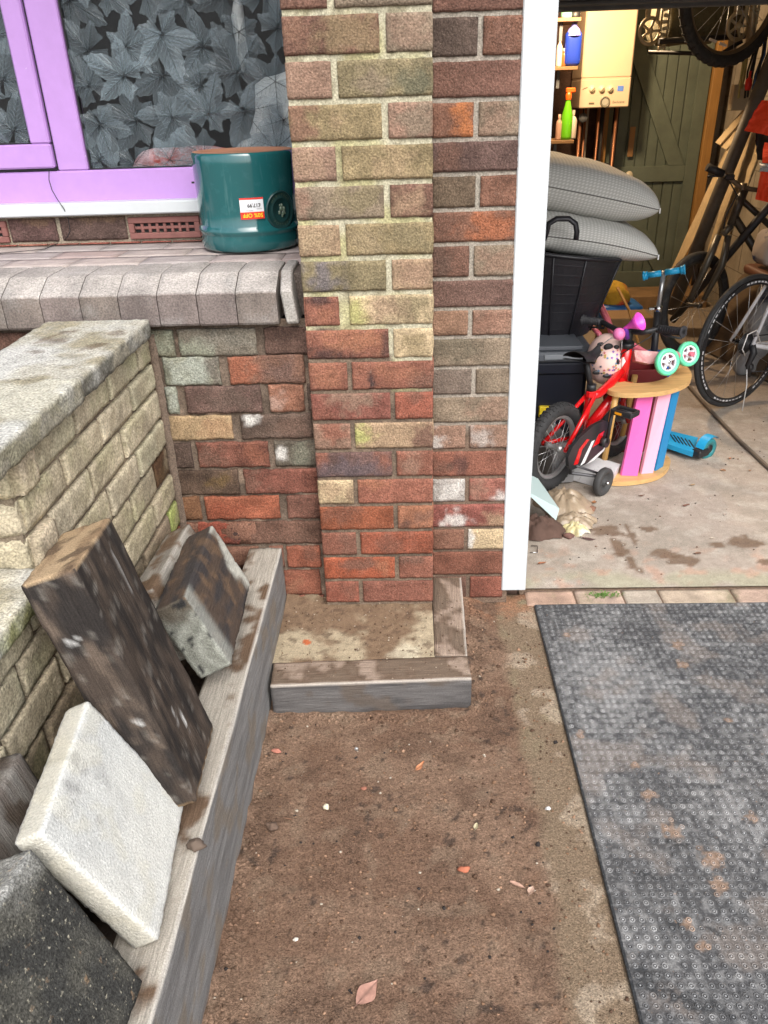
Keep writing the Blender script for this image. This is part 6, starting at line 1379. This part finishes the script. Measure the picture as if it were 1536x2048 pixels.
m.tube([RB(.41, 0, -.07), RB(.27, 0, .56)], .016, 12); m.tube([RB(.27, 0, .50), RB(.82, 0, .50)], .016, 12); m.tube([RB(.41, 0, -.07), RB(.82, 0, .44)], .022, 12); m.build('frame', M_rfr, rbk)
m = MB()
for q in range(7): r_ = .055-.005*q; m.lathe([(r_, .020+.005*q), (r_, .022+.005*q), (.01, .022+.005*q)], rbc, ra, 24)
m.tube([RB(0, .06, 0), RB(.01, .07, -.04), RB(-.02, .07, -.10), RB(.02, .065, -.16)], [.016, .018, .012, .010], 10); m.torus(RB(.01, .065, -.12), ra, .022, .005, 20, 6); m.torus(RB(.41, .06, -.07), ra, .085, .006, 40, 6); m.tube([RB(.0, .06, .045), RB(.2, .06, .03), RB(.41, .06, .015)], .004, 5); m.tube([RB(.02, .065, -.14), RB(.2, .06, -.17), RB(.41, .06, -.155)], .004, 5); m.tube([RB(.41, .07, -.07), RB(.30, .08, -.20)], .012, 8); m.build('drivetrain', M_blk, rbk)
m = MB(); m.tube([RB(.06, .065, -.005), RB(-.01, .075, .08), RB(-.08, .08, .07), RB(-.10, .08, -.0), RB(-.06, .075, -.04)], .003, 6); m.build('cable', M_whp, rbk)
m = MB(); m.tube([RB(-.02, .07, -.12), RB(-.01, .08, -.2), RB(-.02, .09, -.335)], .0025, 6); m.build('cable', M_whp, rbk)
m = MB(); m.tube([RB(.24, 0, .56), RB(.22, 0, .70)], .013, 10); m.build('seat_post', M_blk, rbk); m = MB(); m.rbox(RB(.06, .06, .70), rf_, -ra, Z, (.27, .12, .05), .022, .02, None); m.build('saddle', M_blk, rbk)
# legs of grey clothes hanging behind the wheel; brown seat
m = MB(); q = W(1500, 650, y=4.35); m.rbox((q.x-.02, 4.35, .02), Vector((1, .1, -.1)).normalized(), Y, Vector((.15, 0, 1)).normalized(), (.42, .14, .62), .05, .03, lambda l, n: fN(l, 9, 3)*.03); m.build('laundry_bag', mat('grey_white_cloth', (.30, .31, .32), rough=.85, tints=[(3, .5, .6, (.02, .03, .06), 1)], bumps=[(20, .6, .01)]), label='grey and navy cloth bag standing behind the road bicycle wheel', cat='bag')
m = MB(); q = W(1530, 500, y=4.1); m.rbox((q.x-.01, 4.05, q.z-.07), X, Y, Z, (.3, .2, .16), .04, .03, lambda l, n: fN(l, 10, 3)*.02); m.build('folded_clothes', mat('clothes', (.35, .30, .26), rough=.9, tints=[(6, .5, .55, (.03, .05, .12), 1)]), label='folded pale and navy clothes on the brown seat at the right edge', cat='clothes')
m = MB(); q = W(1515, 547, y=4.1); m.rbox((q.x, 4.0, q.z-.035), X, Y, Z, (.35, .3, .05), .02, .02); m.build('leather_seat', mat('tan_leather', (.13, .05, .025), rough=.5), label='brown leather seat under the folded clothes at the right edge', cat='seat')
# ---------------- big brown board leaning behind
m = MB(); P_ = [W(1388, 660, y=4.9), W(1560, 430, y=4.55), W(1620, 560, y=4.3), W(1600, 800, y=4.3), W(1400, 735, y=4.75)]
P_ = [Vector((1.86, 4.9, .02)), Vector((2.02, 4.9, .45)), Vector((2.28, 4.5, .98)), Vector((2.30, 4.2, .95)), Vector((2.05, 4.1, .02))]
m.prism(P_, Vector((.8, -.4, .1)), .012); m.build('leaning_board', mat('brown_hardboard', (.125, .085, .05), rough=.6, var=(4, .6, 1.3), tints=[(1, .55, .75, (.25, .18, .11), .7, (3, 3, 14))]), label='large scuffed brown board leaning on the side wall behind the road bicycle', cat='board')
# ---------------- long pole and dark roll
m = MB(); a, b = W(1352, 600, y=5.0), W(1560, 80, y=4.5); m.tube([a+(a-b)*.06, b], [.036, .036], 16); m.build('cardboard_tube', mat('dusty_grey_tube', (.10, .085, .065), rough=.6, var=(12, .7, 1.3)), label='long dusty grey tube leaning diagonally across the back right corner', cat='tube')
m = MB(); a, b = W(1380, 600, y=4.8), W(1545, 405, y=4.4); m.tube([a+(a-b)*.25, b+(b-a)*.1], .022, 12); m.build('black_pole', M_blk, label='black pole leaning along the top edge of the brown board', cat='pole')
# ---------------- canvas sheet
M_can = mat('beige_canvas', (.46, .35, .20), rough=.9, var=(6, .75, 1.15), bumps=[(12, .5, .015)])
def cloth(m2, quad, y_, n=30, k=18, amp=.03, seed=0):
    A_, B_, C_2, D_ = [W(a, b, y=yy) for (a, b), yy in zip(quad, y_)]
    def P(i, j):
        u, v = i/n, j/k; p = (A_*(1-u)+B_*u)*(1-v)+(D_*(1-u)+C_2*u)*v; return p+Vector((0, amp*math.sin(u*11+seed+v*2)+amp*.6*fN((u*3+seed, v*2, 0), 2, 3), 0))
    m2.grid(n, k, P, None, True); m2.grid(n, k, lambda i, j: P(i, j)+Vector((0, .003, 0)), None, True, flip=True)
m = MB(); cloth(m, [(1495, 208), (1520, 215), (1345, 560), (1328, 575)], [5.2, 5.1, 5.2, 5.4], amp=.02); cloth(m, [(1490, 215), (1510, 225), (1455, 302), (1432, 285)], [5.15, 5.1, 5.1, 5.2], amp=.01); cloth(m, [(1500, 235), (1545, 250), (1450, 520), (1400, 540)], [5.05, 4.95, 5.0, 5.15], amp=.035, seed=2)
m.build('canvas_sheet', M_can, label='creased beige canvas sheet draped behind the long grey tube', cat='canvas')
# ---------------- mountain bike standing on end
mtb = thing('mountain_bicycle', 'dark mountain bicycle stood in the back right corner, handlebar side on', 'bicycle', (1.75, 4.6, 0)); YM = 4.55
M_mtb = mat('dull_dark_frame', (.045, .038, .028), rough=.4)
def V2(px, py, y=YM): return W(px, py, y=y)
m = MB(); m.tube([V2(1488, 380), V2(1462, 450)], .024, 12); m.tube([V2(1475, 392), V2(1560, 470)], .016, 10); m.tube([V2(1466, 430), V2(1600, 640)], .022, 10); m.build('frame', M_mtb, mtb)
m = MB(); m.tube([V2(1462, 450), V2(1445, 470)], .02, 10)
for d_ in (-8, 12): m.tube([V2(1445+d_, 470), V2(1425+d_*1.6, 530), V2(1390+d_*1.4, 600)], [.018, .02, .014], 10)
m.build('suspension_fork', mat('fork_grey', (.10, .09, .07), rough=.35, metal=.4), mtb)
wheel(mtb, V2(1388, 610, 4.62), (.55, -.83, .1), .30, .028, rim=M_mtb, spokes=18, knob=False, hub=.05)
m = MB(); m.tube([V2(1430, 342), V2(1455, 352), V2(1478, 372), V2(1500, 378), V2(1545, 384)], .013, 10); m.tube([V2(1488, 366), V2(1482, 392)], .018, 10); m.build('handlebar', mat('bar_alloy', (.20, .16, .11), rough=.4, metal=.5), mtb)
m = MB(); m.tube([V2(1414, 334), V2(1446, 348)], .020, 12); m.build('grip', M_blk, mtb); m = MB(); m.tube([V2(1450, 352), V2(1432, 352), V2(1415, 353)], .006, 6); m.tube([V2(1455, 356), V2(1474, 390), V2(1452, 430), V2(1445, 470)], .004, 6); m.box(V2(1458, 354), (.05, .04, .03), None, .006); m.build('brake_lever', M_blk, mtb)
# ---------------- hanging wheel, folded camp bed, reflectors: stored below the raised door
hw = thing('hanging_bicycle', 'bicycle hung from the ceiling, its knobbly tyre dipping into view', 'bicycle', V2(1465, 20, 4.5))
wheel(hw, W(1472, -26, y=4.5), (.42, -.88, -.05), .335, .028, rim=mat('tan_dusty_rim', (.16, .12, .075), rough=.4, metal=.3), spokes=24, knob=True, hub=.05)
m = MB(); m.tube([W(1500, 90, y=4.6), W(1506, 20, y=4.6), W(1515, -60, y=4.6)], .016, 10); m.tube([W(1470, 0, y=4.46), W(1465, -60, y=4.46)], .014, 8); m.build('fork', mat('dusty_silver', (.30, .25, .16), rough=.4, metal=.4), hw)
m = MB()
for a in (-1, 1): m.box(W(1436+10*a, 85+4*a, y=4.42), (.04, .006, .012), Matrix.Rotation(R(20), 3, 'Y'), .002)
m.build('spoke_reflector', M_wh2, hw)
M_khaki = mat('khaki_canvas', (.095, .085, .045), rough=.85, var=(8, .7, 1.2), bumps=[(16, .8, .02)]); a, b = W(1318, 82, y=4.9), W(1465, 78, y=4.9)
cb2 = thing('camp_bed', 'folded khaki canvas camp bed slung under the raised door', 'camp bed', (a+b)/2)
m = MB(); m.rbox((a.x, 4.75, a.z), X, Y, Z, (b.x-a.x, .5, .42), .05, .03, lambda l, n: fN(l, 5, 3)*.03); m.build('bed_canvas', M_khaki, cb2)
m = MB(); m.tube([Vector((a.x-.05, 4.72, a.z-.01)), Vector((b.x, 4.72, a.z-.0))], .014, 8); m.tube([Vector((a.x-.05, 4.9, a.z-.05)), Vector((a.x+.3, 4.8, a.z-.075)), Vector((b.x, 4.75, a.z-.02))], .010, 8); m.build('bed_frame', M_blk, cb2)
def chain_set(px, py, lab, y_=4.6):
    c = W(px, py, y=y_); o = thing('folding_bracket', lab, 'bracket', c, 'cast metal folding brackets hanging under the door')
    M_ = bpy.data.materials.get('dusty_alloy') or mat('dusty_alloy', (.42, .35, .22), rough=.45, metal=.3, var=(30, .7, 1.2))
    m2 = MB(); m2.torus(c, (.3, -1, 0), .058, .010, 28, 6)
    for k in range(5): aa = k*1.257; m2.tube([c, c+Vector((math.cos(aa)*.055, 0, math.sin(aa)*.055))], .007, 6)
    m2.ball(c, .018, 6); m2.build('cast_ring', M_, o)
    m2 = MB()
    for k in range(9): m2.box(c+Vector((.065+.01*(k % 2), -.01, -.075+k*.028)), (.030, .02, .016), Matrix.Rotation(R(12*(k % 3-1)), 3, 'Y'), .003)
    m2.tube([c+Vector((.055, 0, -.09)), c+Vector((.05, 0, .2))], .006, 6); m2.tube([c+Vector((.085, 0, -.09)), c+Vector((.09, 0, .2))], .006, 6); m2.build('bracket_arm', M_, o)
    m2 = MB(); m2.tube([c+Vector((-.02, 0, .05)), c+Vector((-.01, 0, .35))], .014, 8); m2.tube([c+Vector((.03, 0, .05)), c+Vector((.04, 0, .35))], .010, 8); m2.build('tube', M_, o)
chain_set(1300, 62, 'cast metal folding bracket hanging to the right of the boiler', 4.75); chain_set(1476, 52, 'cast metal folding bracket seen through the hanging bicycle wheel', 4.62)
# ---------------- hi-vis jacket and cords
M_hiv = mat('orange_hi_vis', (.85, .06, .012), rough=.7, bumps=[(14, .8, .02)]); q = W(1515, 230, y=4.1)
jk = thing('hi_vis_jacket', 'orange hi vis jacket hanging at the right edge', 'jacket', q); m = MB()
cloth(m, [(1524, 200), (1600, 205), (1600, 285), (1492, 262)], [4.15, 4.1, 4.1, 4.15], amp=.02); cloth(m, [(1530, 285), (1600, 290), (1600, 420), (1508, 398)], [4.25, 4.1, 4.1, 4.25], amp=.02, seed=3); m.build('jacket_cloth', M_hiv, jk)
m = MB(); cloth(m, [(1520, 325), (1600, 335), (1600, 352), (1516, 342)], [4.22, 4.06, 4.06, 4.22], amp=.02, seed=3); m.build('reflective_band', mat('reflective_grey', (.4, .42, .42), rough=.35), jk)
m = MB(); cloth(m, [(1512, 262), (1600, 275), (1600, 330), (1518, 320)], [4.4, 4.3, 4.3, 4.4], amp=.02); m.build('lining', M_blk, jk)
crd = thing('coiled_cords', 'tangle of yellow, blue and black cords hanging on the side wall', 'cords', W(1500, 160, y=4.9)); rnd = random.Random(8)
for c, nm2, x0 in (((.35, .30, .10), 'straw_cord', 1490), ((.05, .12, .30), 'blue_cord', 1512), ((.02, .02, .02), 'black_cord', 1505)):
    m = MB(); mt_ = mat(nm2, c, rough=.7)
    for k in range(5): u = x0+rnd.uniform(-14, 14); yy = rnd.uniform(4.7, 5.0); m.tube([W(u+20, 60, y=yy), W(u+10+rnd.uniform(-6, 6), 110, y=yy), W(u, 150+rnd.uniform(-8, 8), y=yy), W(u-6, 185+rnd.uniform(-10, 14), y=yy)], .006, 5)
    m.build('cord', mt_, crd)
m = MB(); q = W(1497, 168, y=4.7); m.lathe([(0, -.03), (.012, -.03), (.018, -.01), (.018, .02), (.007, .03), (.006, .06), (0, .06)], q, n=10); m.build('torch', mat('signal_red', (.75, .03, .02), rough=.4), label='small red torch hanging among the cords', cat='torch')
m = MB(); q = W(1480, 195, y=5.0); m.box(q, (.10, .05, .13), None, .004); m.build('wall_socket_box', mat('cream_box', (.45, .38, .26), rough=.5), label='cream socket box on the side wall beside the long tube', cat='socket box')
# ---------------- things behind: yellow ball toy, blue bag, guitar-like board
m = MB(); q = W(1228, 592, y=4.9); m.ball(q, .10, 10, sc=(1, .8, .9), jit=.3); m.build('soft_toy', mat('mottled_yellow_toy', (.45, .26, .02), rough=.9, tints=[(7, .5, .6, (.42, .04, .02), .9)], bumps=[(30, .8, .01)]), label='mottled yellow and red soft toy behind the black trug', cat='soft toy')
m = MB(); q = W(1232, 618, y=4.9); m.rbox((q.x-.12, 4.8, q.z-.10), X, Y, Z, (.27, .25, .14), .03, .03); m.build('blue_tray', mat('deep_blue_plastic', (.015, .10, .30), rough=.35), label='blue tray beneath the yellow soft toy', cat='tray')
m = MB(); a, b = W(1205, 585, y=4.5), W(1290, 740, y=4.2); m.tube([W(1235, 575, y=4.6), W(1258, 620, y=4.5), W(1275, 680, y=4.35), W(1290, 740, y=4.2)], .008, 6); m.build('bent_rail', M_pine, label='thin curved wooden rail behind the pink horn', cat='rail')
m = MB(); m.rbox((W(1268, 700, y=3.62).x, 3.62, .22), X, Y, Z, (.20, .14, .15), .03, .02, lambda l, n: fN(l, 12, 3)*.015); m.build('blue_bag', mat('blue_sheeting', (.01, .11, .45), rough=.25, bumps=[(30, .8, .01)]), label='bright blue plastic bag behind the handlebar of the red bicycle', cat='bag')
m = MB(); m.tube([W(1190, 590, y=3.9), W(1215, 640, y=3.8), W(1232, 690, y=3.7)], .016, 10); m.tube([W(1185, 655, y=3.75), W(1198, 668, y=3.7), W(1205, 690, y=3.7)], .012, 8); m.build('pink_frame_tube', M_scp, label='pink metal frame tube behind the horn and helmet', cat='pole')  # frame tube of a pink scooter, kept as a loose piece
m = MB(); m.bx((W(1215, 700, y=4.6).x, 4.6, FZ), (W(1300, 700, y=4.6).x, 4.95, .30), .004); m.build('cardboard_carton', mat('brown_card', (.22, .13, .055), rough=.8, var=(6, .8, 1.15)), label='brown cardboard carton on the floor between scooter and green door', cat='carton')
